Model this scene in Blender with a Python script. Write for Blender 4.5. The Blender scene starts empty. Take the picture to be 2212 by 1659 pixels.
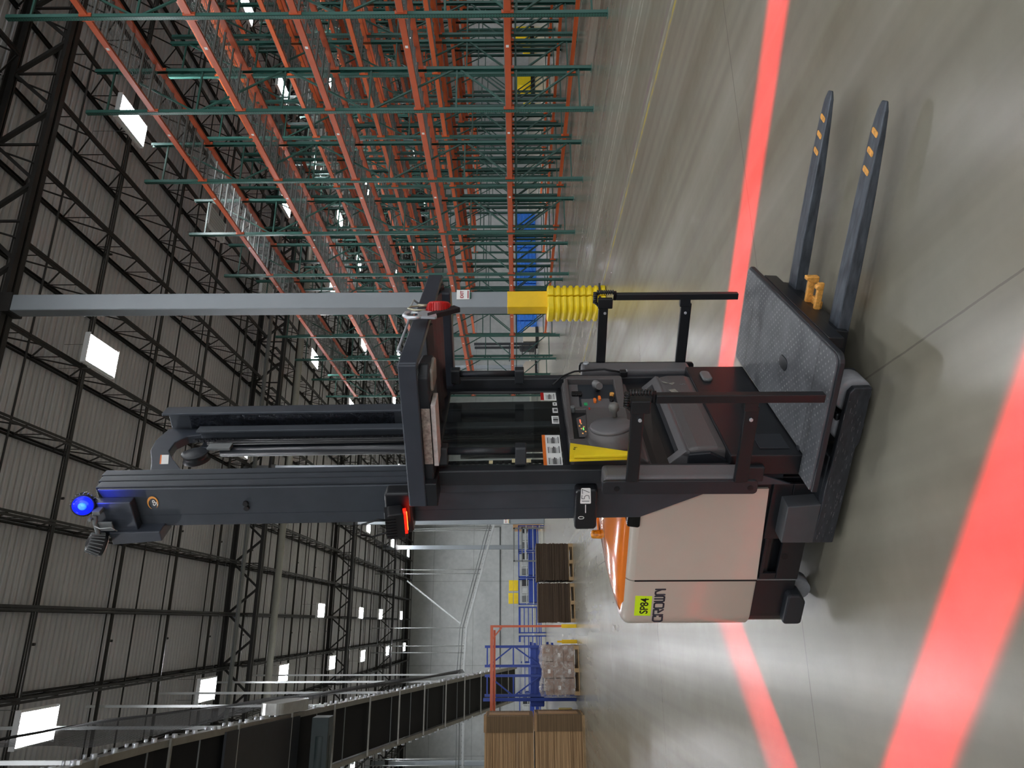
import bpy, math, random
from mathutils import Vector, Matrix
random.seed(7)
PI = math.pi
R = math.radians
sc = bpy.context.scene
col = sc.collection

# ------------------------------------------------------------------ camera
CAMZ = 1.68
YAW, ROLL, PITCH = R(18.57), R(0.32), math.atan(7.1/1534.0)
f0 = Vector((math.sin(YAW), math.cos(YAW), 0)); r0 = Vector((math.cos(YAW), -math.sin(YAW), 0)); u0 = Vector((0, 0, 1))
fw = f0*math.cos(PITCH)+u0*math.sin(PITCH); u1 = u0*math.cos(PITCH)-f0*math.sin(PITCH)
rt = r0*math.cos(ROLL)-u1*math.sin(ROLL); up = u1*math.cos(ROLL)+r0*math.sin(ROLL)
cam_d = bpy.data.cameras.new('camera'); cam = bpy.data.objects.new('camera', cam_d); col.objects.link(cam)
# the phone was held upright but the picture lies on its left side: picture right = world down
M = Matrix.Identity(4)
for i, v in enumerate((-up, rt, -fw)):
    for j in range(3): M[j][i] = v[j]
M.translation = Vector((0, 0, CAMZ))
cam.matrix_world = M
cam_d.sensor_width = 36; cam_d.lens = 36*1534/2212; cam_d.clip_end = 300; cam_d.clip_start = .05
sc.camera = cam

# ------------------------------------------------------------------ world, exposure
w = bpy.data.worlds.new('world'); sc.world = w; w.use_nodes = True
w.node_tree.nodes['Background'].inputs[0].default_value = (.93, .96, 1, 1)
w.node_tree.nodes['Background'].inputs[1].default_value = 1.0
sc.view_settings.view_transform = 'Standard'; sc.view_settings.look = 'None'
sc.view_settings.exposure = 0.6; sc.view_settings.gamma = 1; sc.view_settings.use_curve_mapping = False
try:
    sc.cycles.use_denoising = True
    sc.cycles.max_bounces = 8; sc.cycles.diffuse_bounces = 4; sc.cycles.glossy_bounces = 4
    sc.cycles.transparent_max_bounces = 12; sc.cycles.sample_clamp_indirect = 4
    sc.cycles.caustics_reflective = False; sc.cycles.caustics_refractive = False
except Exception: pass
LAMP_ES = 215.0      # radiance of the tubes in the ceiling fixtures

# ------------------------------------------------------------------ materials
def lin(c):
    if isinstance(c, str):
        c = [int(c[i:i+2], 16)/255 for i in (0, 2, 4)]
    return tuple((x/12.92 if x <= .04045 else ((x+.055)/1.055)**2.4) for x in c)+(1,)
MATS = {}
class NT:
    def __init__(s, m): s.t = m.node_tree; s.b = s.t.nodes['Principled BSDF']
    def n(s, ty, **k):
        x = s.t.nodes.new(ty)
        for a, v in k.items(): setattr(x, a, v)
        return x
    def l(s, a, b): s.t.links.new(a, b)
    def math(s, op, a, b=None, c=None):
        x = s.n('ShaderNodeMath', operation=op)
        for i, v in enumerate((a, b, c)):
            if v is None: continue
            if isinstance(v, (int, float)): x.inputs[i].default_value = v
            else: s.l(v, x.inputs[i])
        return x.outputs[0]
    def ramp(s, v, stops):
        x = s.n('ShaderNodeValToRGB'); e = x.color_ramp.elements
        while len(e) < len(stops): e.new(.5)
        for i, (p, c) in enumerate(stops):
            e[i].position = p; e[i].color = c if len(c) == 4 else tuple(c)+(1,)
        s.l(v, x.inputs[0]); return x.outputs[0]
    def noise(s, scale, detail=4, rough=.5, vec=None, st=None):
        x = s.n('ShaderNodeTexNoise'); x.inputs['Scale'].default_value = scale; x.inputs['Detail'].default_value = detail; x.inputs['Roughness'].default_value = rough
        if vec is None: vec = s.n('ShaderNodeTexCoord').outputs['Object']
        if st:
            mp = s.n('ShaderNodeMapping'); mp.inputs['Scale'].default_value = st; s.l(vec, mp.inputs[0]); vec = mp.outputs[0]
        s.l(vec, x.inputs['Vector']); return x.outputs[0]
    def mix(s, f, a, b, mode='MIX'):
        x = s.n('ShaderNodeMix', data_type='RGBA', blend_type=mode)
        for i, v in ((0, f), (6, a), (7, b)):
            if isinstance(v, (int, float)): x.inputs[i].default_value = v
            elif isinstance(v, tuple): x.inputs[i].default_value = v
            else: s.l(v, x.inputs[i])
        return x.outputs[2]
    def bump(s, h, d=.01, st=.5):
        x = s.n('ShaderNodeBump'); x.inputs['Distance'].default_value = d; x.inputs['Strength'].default_value = st
        s.l(h, x.inputs['Height']); s.l(x.outputs[0], s.b.inputs['Normal'])
def mat(name, c, rough=.5, metal=0, var=.12, vs=6, st=None, coat=0, emis=None, es=0, bump=0):
    if name in MATS: return MATS[name]
    m = bpy.data.materials.new(name); m.use_nodes = True; MATS[name] = m
    t = NT(m); c = lin(c)
    t.b.inputs['Roughness'].default_value = rough; t.b.inputs['Metallic'].default_value = metal
    if coat: t.b.inputs['Coat Weight'].default_value = coat; t.b.inputs['Coat Roughness'].default_value = .08
    if var:
        nz = t.noise(vs, 5, .6, st=st)
        dk = tuple(x*(1-var) for x in c[:3])+(1,); lt = tuple(min(1, x*(1+var)) for x in c[:3])+(1,)
        t.l(t.ramp(nz, [(.3, dk), (.7, lt)]), t.b.inputs['Base Color'])
        if bump: t.bump(nz, bump)
    else: t.b.inputs['Base Color'].default_value = c
    if emis:
        t.b.inputs['Emission Color'].default_value = lin(emis); t.b.inputs['Emission Strength'].default_value = es
    return m

m_black = mat('black paint', '16181c', .38)
m_dark = mat('satin black', '24272c', .42)
m_steel = mat('mast grey-black', '40454c', .4, metal=.2)
m_slate = mat('slate paint', '363b44', .4, metal=.1)
m_plas = mat('charcoal plastic', '575454', .45, vs=120, var=.06)
m_plas2 = mat('charcoal plastic light', '605f61', .42, vs=120, var=.06)
m_void = mat('deep black', '060607', .6, var=0)
m_body = mat('beige paint', 'c4bbae', .28, var=.02, coat=.5)
m_orange = mat('orange paint', 'ee7f28', .18, var=.03, coat=1)
m_yel = mat('yellow plastic', 'f2d420', .4, var=.05)
m_yelp = mat('yellow paint', 'f0c400', .4, var=.05)
m_white = mat('white label', 'f2f2f0', .5, var=0)
m_ink = mat('ink black', '0c0c10', .5, var=0)
m_lime = mat('lime sticker', 'd6ff1e', .5, var=0)
m_warn = mat('warning orange', 'f07a2a', .5, var=0)
m_redp = mat('red plastic', 'b81c1c', .35, var=.05)
m_chrome = mat('zinc plated', 'd4d8de', .3, metal=.6, var=.05)
m_grn = mat('green enamel', '2f5a50', .38, var=.12, vs=3)
m_org = mat('rack orange enamel', 'c45c38', .34, var=.08, vs=2)
m_org2 = mat('rack orange plain', 'd4622f', .4, var=.08, vs=2)
m_wire = mat('galvanised wire', '8d908e', .42, metal=.6, var=.1)
m_colm = mat('column grey paint', '8a9196', .45, var=.05, vs=2)
m_blue = mat('blue enamel', '1c3f9c', .4, var=.1, vs=3)
m_bluel = mat('blue plastic', '2f7ae0', .4, var=.25, vs=9)
m_fork = mat('worn fork steel', '4c525a', .42, metal=.35, var=.45, vs=9, st=(1, 5, 5))
m_tyre = mat('grey polyurethane', '8f9094', .5, var=.15, vs=20)
m_amber = mat('amber lens', 'e89018', .15, var=.6, vs=70, coat=1, bump=.01)
m_joist = mat('dark steel joist', '2a2826', .5, metal=.2, var=.25, vs=3)
m_pipe = mat('painted pipe', '35332f', .4, metal=.3, var=.1)
m_pipew = mat('pale pipe', 'a9a89c', .45, var=.06)
m_card = mat('cardboard', '9c7b58', .8, var=.12, vs=4)
m_wood = mat('pallet timber', 'a98c66', .8, var=.25, vs=5)
m_oyel = mat('orange marking', 'e0a04c', .6, var=.35, vs=60)
m_gry = mat('grey metal', '6d7172', .45, var=.1)
m_lgt = mat('light galvanised', 'b9bdbd', .4, metal=.4, var=.1)
m_belt = mat('black belt', '040405', .8, var=.1)
m_refl = mat('white reflector', 'f4f6f6', .3, var=0)
m_tube = mat('lit tube', 'ffffff', .3, var=0, emis='f9fbff', es=LAMP_ES)
m_tubeoff = mat('unlit tube', 'dfe2e2', .3, var=0)
m_redlens = mat('red lens', 'ff1a10', .3, var=0, emis='ff1406', es=2.2)
m_redcore = mat('red lens core', 'ffb060', .3, var=0, emis='ff5a20', es=5)
m_bluelens = mat('blue lens', '0a18ff', .2, var=0, emis='0414ff', es=1.5)
m_bluecore = mat('blue lens core', '60a0ff', .2, var=.3, vs=200, emis='2060ff', es=1.2)
m_paper = mat('paper sheet', 'cfc6c4', .8, var=.2, vs=40)

def glassmat():
    m = bpy.data.materials.new('tinted screen'); m.use_nodes = True; t = NT(m)
    tr = t.n('ShaderNodeBsdfTransparent'); tr.inputs[0].default_value = (.86, .88, .86, 1)
    gl = t.n('ShaderNodeBsdfGlossy'); gl.inputs['Roughness'].default_value = .02
    fr = t.n('ShaderNodeLayerWeight'); fr.inputs[0].default_value = .5
    mx = t.n('ShaderNodeMixShader'); t.l(t.math('ADD', t.math('MULTIPLY', t.math('POWER', fr.outputs[1], 4.0), .6), .05), mx.inputs[0]); t.l(tr.outputs[0], mx.inputs[1]); t.l(gl.outputs[0], mx.inputs[2])
    t.l(mx.outputs[0], t.t.nodes['Material Output'].inputs[0]); return m
m_glass = glassmat()

def floormat():
    m = bpy.data.materials.new('polished concrete'); m.use_nodes = True; t = NT(m)
    oc = t.n('ShaderNodeTexCoord').outputs['Object']
    sp = t.n('ShaderNodeSeparateXYZ'); t.l(oc, sp.inputs[0]); X, Y = sp.outputs[0], sp.outputs[1]
    n1 = t.noise(.45, 6, .6, oc); n2 = t.noise(5, 6, .65, oc)
    base = t.ramp(n1, [(.15, lin('685f50')), (.5, lin('787363')), (.85, lin('8a887c'))])
    base = t.mix(.12, base, t.ramp(n2, [(.35, lin('6f6a5b')), (.65, lin('989585'))]))
    # tyre-worn streaks that run down the aisle (along Y)
    n3 = t.noise(1, 4, .45, oc, st=(2.2, .03, 1))
    base = t.mix(t.math('MULTIPLY', t.ramp(n3, [(.25, (0, 0, 0)), (.9, (1, 1, 1))]), .62), base, lin('a8a69a'))
    n4 = t.noise(1, 4, .45, oc, st=(5.5, .04, 1))
    base = t.mix(t.math('MULTIPLY', t.ramp(n4, [(.42, (0, 0, 0)), (.85, (1, 1, 1))]), .4), base, lin('66625a'))
    def line(x0, hw, c, amt, worn=None):
        d = t.math('ABSOLUTE', t.math('SUBTRACT', X, x0)); f = t.math('MULTIPLY', t.math('LESS_THAN', d, hw), amt)
        if worn: f = t.math('MULTIPLY', f, t.ramp(t.noise(worn, 4, .7, oc), [(.4, (.1, .1, .1)), (.6, (1, 1, 1))]))
        nonlocal base; base = t.mix(f, base, c)
    line(6.09, .035, lin('b9a544'), .75, 3); line(6.32, .05, lin('7d6673'), .5, 2); line(6.21, .03, lin('b9b9ae'), .4, 3)
    for x, c in ((7.6, 'b9b7aa'), (7.75, 'b9b7aa'), (8.25, 'c2c0b4'), (8.9, '96898c'), (9.15, '9a8d90')): line(x, .035, lin(c), .45, 4)
    # saw-cut joints, a pair of directions of the slab grid
    def joint(ax, v, hw=.005, lo=None):
        nonlocal base
        d = t.math('ABSOLUTE', t.math('SUBTRACT', t.math('ADD', ax, t.math('MULTIPLY', t.math('SUBTRACT', n2, .5), .012)), v))
        base = t.mix(t.math('MULTIPLY', t.math('LESS_THAN', d, hw), .55), base, lin('55524a'))
    joint(X, 1.10); joint(Y, 4.42)
    for v in (-3.5, -8.1): joint(X, v)
    for v in (8.95, 13.5, 18.1, 22.6, 27.2, 36.3, 45.4): joint(Y, v)
    t.l(base, t.b.inputs['Base Color'])
    t.b.inputs['Roughness'].default_value = .26
    return m
m_floor = floormat()

def wallmat():
    m = bpy.data.materials.new('tilt-up concrete'); m.use_nodes = True; t = NT(m)
    oc = t.n('ShaderNodeTexCoord').outputs['Object']
    n = t.noise(.35, 7, .6, oc); n2 = t.noise(2.5, 5, .6, oc)
    b = t.ramp(n, [(.3, lin('a8acae')), (.7, lin('c3c7c8'))])
    b = t.mix(.25, b, t.ramp(n2, [(.3, lin('999d98')), (.7, lin('d2d4cd'))]))
    sp = t.n('ShaderNodeSeparateXYZ'); t.l(oc, sp.inputs[0])
    for ax, step in ((0, 7.62), (2, 3.9)):
        d = t.math('ABSOLUTE', t.math('SUBTRACT', t.math('MODULO', t.math('ADD', sp.outputs[ax], 300*step), step), step/2))
        b = t.mix(t.math('MULTIPLY', t.math('LESS_THAN', d, .02), .6), b, lin('6f726d'))
    t.l(b, t.b.inputs['Base Color']); t.b.inputs['Roughness'].default_value = .8; return m
m_wall = wallmat()
m_deckr = mat('roof deck', 'd6d6da', .5, var=.08, vs=.6)

def postmat(name, c):
    m = bpy.data.materials.new(name); m.use_nodes = True; t = NT(m)
    oc = t.n('ShaderNodeTexCoord').outputs['Object']; sp = t.n('ShaderNodeSeparateXYZ'); t.l(oc, sp.inputs[0])
    z = t.math('ABSOLUTE', t.math('SUBTRACT', t.math('MODULO', sp.outputs[2], .05), .025))
    y = t.math('ABSOLUTE', t.math('SUBTRACT', t.math('ABSOLUTE', sp.outputs[1]), .02))
    h = t.math('MULTIPLY', t.math('LESS_THAN', z, .010), t.math('LESS_THAN', y, .007))
    b = t.mix(h, t.ramp(t.noise(2, 4), [(.3, tuple(v*.85 for v in lin(c)[:3])), (.7, lin(c))]), lin('101a18'))
    t.l(b, t.b.inputs['Base Color']); t.b.inputs['Roughness'].default_value = .36; return m
m_post = postmat('perforated green post', '3a6a60'); m_bpost = postmat('perforated blue post', '1c3f9c')

def matmat():
    m = bpy.data.materials.new('studded rubber mat'); m.use_nodes = True; t = NT(m)
    oc = t.n('ShaderNodeTexCoord').outputs['Object']
    mp = t.n('ShaderNodeMapping'); mp.inputs['Rotation'].default_value = (0, 0, R(45)); mp.inputs['Scale'].default_value = (32, 32, 0); t.l(oc, mp.inputs[0])
    fr = t.n('ShaderNodeVectorMath', operation='FRACTION'); t.l(mp.outputs[0], fr.inputs[0])
    sb = t.n('ShaderNodeVectorMath', operation='SUBTRACT'); sb.inputs[1].default_value = (.5, .5, 0); t.l(fr.outputs[0], sb.inputs[0])
    sp = t.n('ShaderNodeSeparateXYZ'); t.l(sb.outputs[0], sp.inputs[0])
    ln = t.math('SQRT', t.math('ADD', t.math('POWER', t.math('ABSOLUTE', sp.outputs[0]), 2.0), t.math('POWER', t.math('ABSOLUTE', sp.outputs[1]), 2.0)))
    dot = t.math('LESS_THAN', ln, .17)
    wear = t.ramp(t.noise(7, 6, .65, oc), [(.38, (.15, .15, .15)), (.62, (1, 1, 1))])
    b = t.ramp(t.noise(6, 6, .7, oc), [(.3, lin('4a4d51')), (.7, lin('6c6f73'))])
    b = t.mix(t.math('MULTIPLY', t.math('MULTIPLY', dot, wear), .75), b, lin('a9aaa8'))
    so = t.n('ShaderNodeSeparateXYZ'); t.l(oc, so.inputs[0])
    for yv in (.2, 1.15):
        b = t.mix(t.math('LESS_THAN', t.math('ABSOLUTE', t.math('SUBTRACT', so.outputs[1], yv)), .002), b, lin('101113'))
    t.l(b, t.b.inputs['Base Color']); t.b.inputs['Roughness'].default_value = .5
    t.bump(dot, .003, .6); return m
m_mat = matmat()

def stackmat(name, c1, c2, axis, freq, band=None):
    m = bpy.data.materials.new(name); m.use_nodes = True; t = NT(m)
    oc = t.n('ShaderNodeTexCoord').outputs['Object']
    n = t.noise(1, 2, .5, oc, st=(.4, .4, freq) if axis == 2 else (freq, .6, .4))
    b = t.ramp(n, [(.35, lin(c1)), (.65, lin(c2))])
    t.l(b, t.b.inputs['Base Color']); t.b.inputs['Roughness'].default_value = .85; t.bump(n, .01, .6); return m
m_stackd = stackmat('stacked board edges dark', '33261b', '50402f', 2, 60)
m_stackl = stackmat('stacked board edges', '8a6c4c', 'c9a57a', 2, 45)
m_stacks = stackmat('stacked board edges darker', '57452f', '7a6246', 2, 45)

def netmat():
    m = bpy.data.materials.new('black netting'); m.use_nodes = True; t = NT(m)
    oc = t.n('ShaderNodeTexCoord').outputs['Object']; sp = t.n('ShaderNodeSeparateXYZ'); t.l(oc, sp.inputs[0])
    a = t.math('LESS_THAN', t.math('MODULO', t.math('ADD', sp.outputs[1], 100), .05), .030)
    tr = t.n('ShaderNodeBsdfTransparent'); mx = t.n('ShaderNodeMixShader')
    t.l(t.math('MAXIMUM', a, .25), mx.inputs[0]); t.l(tr.outputs[0], mx.inputs[1]); t.l(t.b.outputs[0], mx.inputs[2])
    t.b.inputs['Base Color'].default_value = (.012, .012, .013, 1); t.b.inputs['Roughness'].default_value = .6
    t.l(mx.outputs[0], t.t.nodes['Material Output'].inputs[0]); return m
m_net = netmat()

def wrapmat():
    m = bpy.data.materials.new('stretch wrap'); m.use_nodes = True; t = NT(m)
    oc = t.n('ShaderNodeTexCoord').outputs['Object']
    n = t.noise(6, 6, .75, oc); f = t.ramp(n, [(.42, (.06, .06, .06)), (.6, (.5, .5, .5))])
    tr = t.n('ShaderNodeBsdfTransparent'); mx = t.n('ShaderNodeMixShader'); t.l(f, mx.inputs[0]); t.l(tr.outputs[0], mx.inputs[1]); t.l(t.b.outputs[0], mx.inputs[2])
    t.b.inputs['Base Color'].default_value = lin('d9d3cd'); t.b.inputs['Roughness'].default_value = .25
    t.l(mx.outputs[0], t.t.nodes['Material Output'].inputs[0]); return m
m_wrap = wrapmat()

# ------------------------------------------------------------------ mesh helpers
class MB:
    def __init__(s): s.v = []; s.f = []; s.sm = []
    def add(s, V, F, sm=False):
        o = len(s.v); s.v += [tuple(p) for p in V]; s.f += [tuple(o+i for i in f) for f in F]; s.sm += [sm]*len(F); return s
    def box(s, x0, x1, y0, y1, z0, z1):
        V = [(x, y, z) for z in (z0, z1) for y in (y0, y1) for x in (x0, x1)]
        return s.add(V, [(0, 2, 3, 1), (4, 5, 7, 6), (0, 1, 5, 4), (2, 6, 7, 3), (0, 4, 6, 2), (1, 3, 7, 5)])
    def bar(s, p, q, w, h, upv=(0, 0, 1)):
        p, q = Vector(p), Vector(q); d = (q-p).normalized(); u = Vector(upv)
        if abs(d.dot(u)) > .98: u = Vector((1, 0, 0))
        a = d.cross(u).normalized()*w/2; b = a.cross(d).normalized()*h/2
        V = [c+i*a+j*b for c in (p, q) for i, j in ((-1, -1), (1, -1), (1, 1), (-1, 1))]
        return s.add(V, [(3, 2, 1, 0), (4, 5, 6, 7), (0, 1, 5, 4), (1, 2, 6, 5), (2, 3, 7, 6), (3, 0, 4, 7)])
    def tube(s, pts, r, n=10, caps=True):
        pts = [Vector(p) for p in pts]; V = []; F = []; pa = None
        for i, p in enumerate(pts):
            d = ((pts[min(i+1, len(pts)-1)]-p).normalized()+(p-pts[max(i-1, 0)]).normalized())
            d = d.normalized() if d.length > 1e-6 else Vector((0, 0, 1))
            if pa is None: u = Vector((0, 0, 1)) if abs(d.z) < .9 else Vector((1, 0, 0)); a = d.cross(u).normalized()
            else: a = (pa-d*pa.dot(d)).normalized()
            pa = a; b = d.cross(a); rr = r[i] if isinstance(r, (list, tuple)) else r
            V += [p+a*math.cos(2*PI*k/n)*rr+b*math.sin(2*PI*k/n)*rr for k in range(n)]
        for i in range(len(pts)-1):
            for k in range(n): F.append((i*n+k, i*n+(k+1) % n, (i+1)*n+(k+1) % n, (i+1)*n+k))
        s.add(V, F, True)
        if caps:
            o = len(s.v)-len(V); s.f += [tuple(o+k for k in reversed(range(n))), tuple(o+(len(pts)-1)*n+k for k in range(n))]; s.sm += [False]*2
        return s
    def cyl(s, p, q, r, n=16, r2=None): return s.tube([p, q], [r, r if r2 is None else r2], n)
    def lathe(s, prof, c, ax, n=24):
        c = Vector(c); ax = Vector(ax).normalized(); pts = [c+ax*z for r, z in prof]; rs = [max(r, 1e-4) for r, z in prof]
        u = Vector((0, 0, 1)) if abs(ax.z) < .9 else Vector((1, 0, 0)); a = ax.cross(u).normalized(); b = ax.cross(a); V = []; F = []
        for p, r in zip(pts, rs): V += [p+a*math.cos(2*PI*k/n)*r+b*math.sin(2*PI*k/n)*r for k in range(n)]
        for i in range(len(pts)-1):
            for k in range(n): F.append((i*n+k, i*n+(k+1) % n, (i+1)*n+(k+1) % n, (i+1)*n+k))
        F += [tuple(reversed(range(n))), tuple((len(pts)-1)*n+k for k in range(n))]
        return s.add(V, F, True)
    def prism(s, poly, plane, lo, hi):
        g = {'xy': lambda a, b, c: (a, b, c), 'xz': lambda a, b, c: (a, c, b), 'yz': lambda a, b, c: (c, a, b)}[plane]
        n = len(poly); V = [g(a, b, lo) for a, b in poly]+[g(a, b, hi) for a, b in poly]
        F = [tuple(reversed(range(n))), tuple(range(n, 2*n))]+[(i, (i+1) % n, n+(i+1) % n, n+i) for i in range(n)]
        return s.add(V, F)
    def map(s, fn): s.v = [tuple(fn(*p)) for p in s.v]; return s
    def build(s, name, m, parent=None, bevel=0, seg=2, smooth=None):
        me = bpy.data.meshes.new(name); me.from_pydata(s.v, [], s.f); me.materials.append(m)
        sm = s.sm if smooth is None else [smooth]*len(s.f)
        assert max(max(f) for f in s.f) < len(s.v), name
        me.polygons.foreach_set("use_smooth", sm); me.update()
        import bmesh
        b = bmesh.new(); b.from_mesh(me); bmesh.ops.recalc_face_normals(b, faces=b.faces); b.to_mesh(me); b.free()
        o = bpy.data.objects.new(name, me); col.objects.link(o)
        if parent: o.parent = parent
        if bevel:
            md = o.modifiers.new('bevel', 'BEVEL'); md.width = bevel; md.segments = seg; md.limit_method = 'ANGLE'; md.angle_limit = R(35)
            md.harden_normals = False
        return o
def rpoly(pts, rad, n=5):
    """round the corners of a polygon; rad is one radius or one per corner"""
    out = []; N = len(pts)
    for i, p in enumerate(pts):
        r = rad[i] if isinstance(rad, (list, tuple)) else rad; p = Vector(p)
        if r <= 0: out.append(tuple(p)); continue
        a = (Vector(pts[i-1])-p).normalized(); b = (Vector(pts[(i+1) % N])-p).normalized()
        ang = math.acos(max(-1, min(1, a.dot(b)))); d = r/math.tan(ang/2); c = p+(a+b).normalized()*(r/math.sin(ang/2))
        s0 = p+a*d-c; s1 = p+b*d-c
        for k in range(n+1):
            t = k/n; v = (s0*(1-t)+s1*t).normalized()*r; out.append(tuple(c+v))
    return out
def tag(o, label=None, cat=None, group=None, kind=None):
    if label: o['label'] = label
    if cat: o['category'] = cat
    if group: o['group'] = group
    if kind: o['kind'] = kind
    return o
def empty(name, loc=(0, 0, 0), rz=0, parent=None):
    o = bpy.data.objects.new(name, None); col.objects.link(o); o.location = loc; o.rotation_euler = (0, 0, rz); o.empty_display_size = .1
    if parent: o.parent = parent
    return o
KIDS = {}
def copy_tree(o, parent=None):
    c = o.copy(); col.objects.link(c); c.parent = parent
    for ch in [x for x in ALL_OBJ(o)]: copy_tree(ch, c)
    return c
def ALL_OBJ(o): return list(o.children)
def text(body, size, m, parent, loc, rot, name='lettering', ext=.0006, align='LEFT', xs=1, bold=0):
    cu = bpy.data.curves.new('t', 'FONT'); cu.body = body; cu.size = size; cu.extrude = ext; cu.align_x = align; cu.align_y = 'CENTER'; cu.offset = bold
    t = bpy.data.objects.new('t', cu); col.objects.link(t); bpy.context.view_layer.update()
    me = bpy.data.meshes.new_from_object(t.evaluated_get(bpy.context.evaluated_depsgraph_get()))
    bpy.data.objects.remove(t); bpy.data.curves.remove(cu)
    me.name = name; me.materials.clear(); me.materials.append(m)
    o = bpy.data.objects.new(name, me); col.objects.link(o); o.parent = parent; o.location = loc; o.rotation_euler = rot; o.scale = (xs, 1, 1)
    return o

OW = 'first second third fourth fifth sixth seventh eighth ninth tenth eleventh twelfth thirteenth fourteenth fifteenth sixteenth seventeenth eighteenth nineteenth twentieth'.split()
def ORD(n): return OW[n-1] if n <= 20 else ('twenty-'+OW[n-21] if n < 30 else 'thirtieth')

# ================================================================== SETTING
X0, X1, Y0, Y1, DECK = -21.0, 60.0, -22.0, 71.5, 12.62
tag(MB().box(X0, X1, Y0, Y1, -.3, 0).build('floor', m_floor), kind='structure')
tag(MB().box(X0, X1, Y1, Y1+.3, 0, DECK+.3).build('wall_far', m_wall), kind='structure')
tag(MB().box(X1, X1+.3, Y0, Y1+.3, 0, DECK+.3).build('wall_right', m_wall), kind='structure')
tag(MB().box(X0-.3, X0, Y0, Y1+.3, 0, DECK+.3).build('wall_left', m_wall), kind='structure')
tag(MB().box(X0, X1, Y1-.02, Y1, 0, .18).build('baseboard_far', mat('kerb grey', 'd8d8cc', .6)), kind='structure')
b = MB(); V = []; n = 0; y = Y0; prof = []
while y < Y1:
    prof += [(y, .0), (y+.11, .0), (y+.135, .045), (y+.175, .045)]; y += .2
prof.append((Y1, 0)); V = [(x, p, DECK+h) for x in (X0, X1) for p, h in prof]; n = len(prof)
b.add(V, [(i, i+1, n+i+1, n+i) for i in range(n-1)]); tag(b.build('ceiling', m_deckr), kind='structure')

# ---- steel: columns, girders, joists
COLX, COLY = [-9.69, 5.69, 20.93, 36.2], [12.15, 27.35, 42.55, 57.75]
CL = {(5.69, 12.15): 'grey square steel column with yellow painted foot behind the lift truck, red exit sign on it',
      (5.69, 27.35): 'grey steel column mostly hidden behind the truck mast',
      (5.69, 42.55): 'grey steel column just left of the truck mast with a small exit sign',
      (5.69, 57.75): 'grey steel column farther off, standing behind the sorting tables left of the mast'}
for cx in COLX:
    for cy in COLY:
        h = .16
        e = empty('steel_column', (cx, cy, 0))
        tag(e, CL.get((cx, cy), 'grey steel building column %s' % ('far left behind the cardboard stacks' if cx < 0 else 'standing among the pallet racks')), 'column', None if (cx, cy) in CL else ('columns far left' if cx < 0 else 'columns among the racks'))
        MB().box(-h, h, -h, h, .02, 12.3).build('shaft', m_colm, e, .02)
        MB().box(-.22, .22, -.22, .22, 0, .02).build('base_plate', m_gry, e)
        MB().box(-h-.03, h+.03, -h-.03, h+.03, 11.05, 11.3).build('cap_plate', m_joist, e)
        if (cx, cy) == (5.69, 12.15):
            o = MB().box(-h-.004, h+.004, -h-.004, h+.004, .02, 1.83).build('painted_foot', m_yelp, e, .02); o['label'] = 'bright yellow painted foot of the column'
# girders along X at the column lines
def girder(cy):
    b = MB(); zb, zt = 11.22, 12.34
    for dy in (-.09, .09):
        b.box(X0, X1, cy+dy-.06, cy+dy+.06, zb-.02, zb+.02); b.box(X0, X1, cy+dy*.4-.02, cy+dy*.4+.02, zb, zb+.13)
        b.box(X0, X1, cy+dy-.06, cy+dy+.06, zt+.02, zt+.05); b.box(X0, X1, cy+dy*.4-.02, cy+dy*.4+.02, zt-.1, zt+.03)
    x = 5.69-15.2-15.2+.9; k = 0
    while x < X1:
        xa = x; xb = x+1.79/2
        b.bar((xa, cy, zb+.05), (xb, cy, zt-.05), .07, .07); b.bar((xb, cy, zt-.05), (xb+1.79/2, cy, zb+.05), .09, .07)
        b.bar((xb, cy, zt), (xb, cy, zb), .05, .04)
        x += 1.79; k += 1
    return b.build('roof_girder', m_joist)
GL = {-3.05: 'deep black roof girder overhead behind the camera', 12.15: 'deep black roof girder nearest in view, meeting the top of the grey column', 27.35: 'second black roof girder crossing above the racks, over the hidden column',
      42.55: 'third black roof girder away, across the far half of the roof', 57.75: 'farthest black roof girder before the far concrete wall'}
for cy, l in GL.items(): tag(girder(cy), l, 'roof girder', 'roof girders')
# open web joists between girders, running along Y
def joist_mesh(L):
    b = MB(); zt, zb = 12.58, 11.78
    for dx in (-.035, .035):
        b.box(dx-.028, dx+.028, 0, L, zt-.008, zt); b.box(dx-.006, dx+.006, 0, L, zt-.06, zt)
        b.box(dx-.028, dx+.028, .55, L-.55, zb-.008, zb); b.box(dx-.006, dx+.006, .55, L-.55, zb, zb+.055)
    n = 10; st = (L-1.1)/n
    b.bar((0.05, 0, zt-.05), (0, .55, zb+.02), .03, .03); b.bar((0, L-.05, zt-.05), (0, L-.55, zb+.02), .03, .03)
    for i in range(n):
        a = .55+i*st; b.bar((0, a, zb+.02), (0, a+st/2, zt-.03), .028, .028); b.bar((0, a+st/2, zt-.03), (0, a+st, zb+.02), .028, .028)
        b.bar((0, a+st/2, zt-.03), (0, a+st/2, zb+.02), .018, .018)
    return b
SP = 1.79; jx = [5.69+SP*k for k in range(-14, 30)]
first = {}
BAY = [(-18.25, -3.05), (-3.05, 12.15), (12.15, 27.35), (27.35, 42.55), (42.55, 57.75), (57.75, 71.4)]
BL = ['behind the camera', 'before the first girder', 'between first and second girders', 'between second and third girders', 'between third and fourth girders', 'between last girder and far wall']
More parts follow.
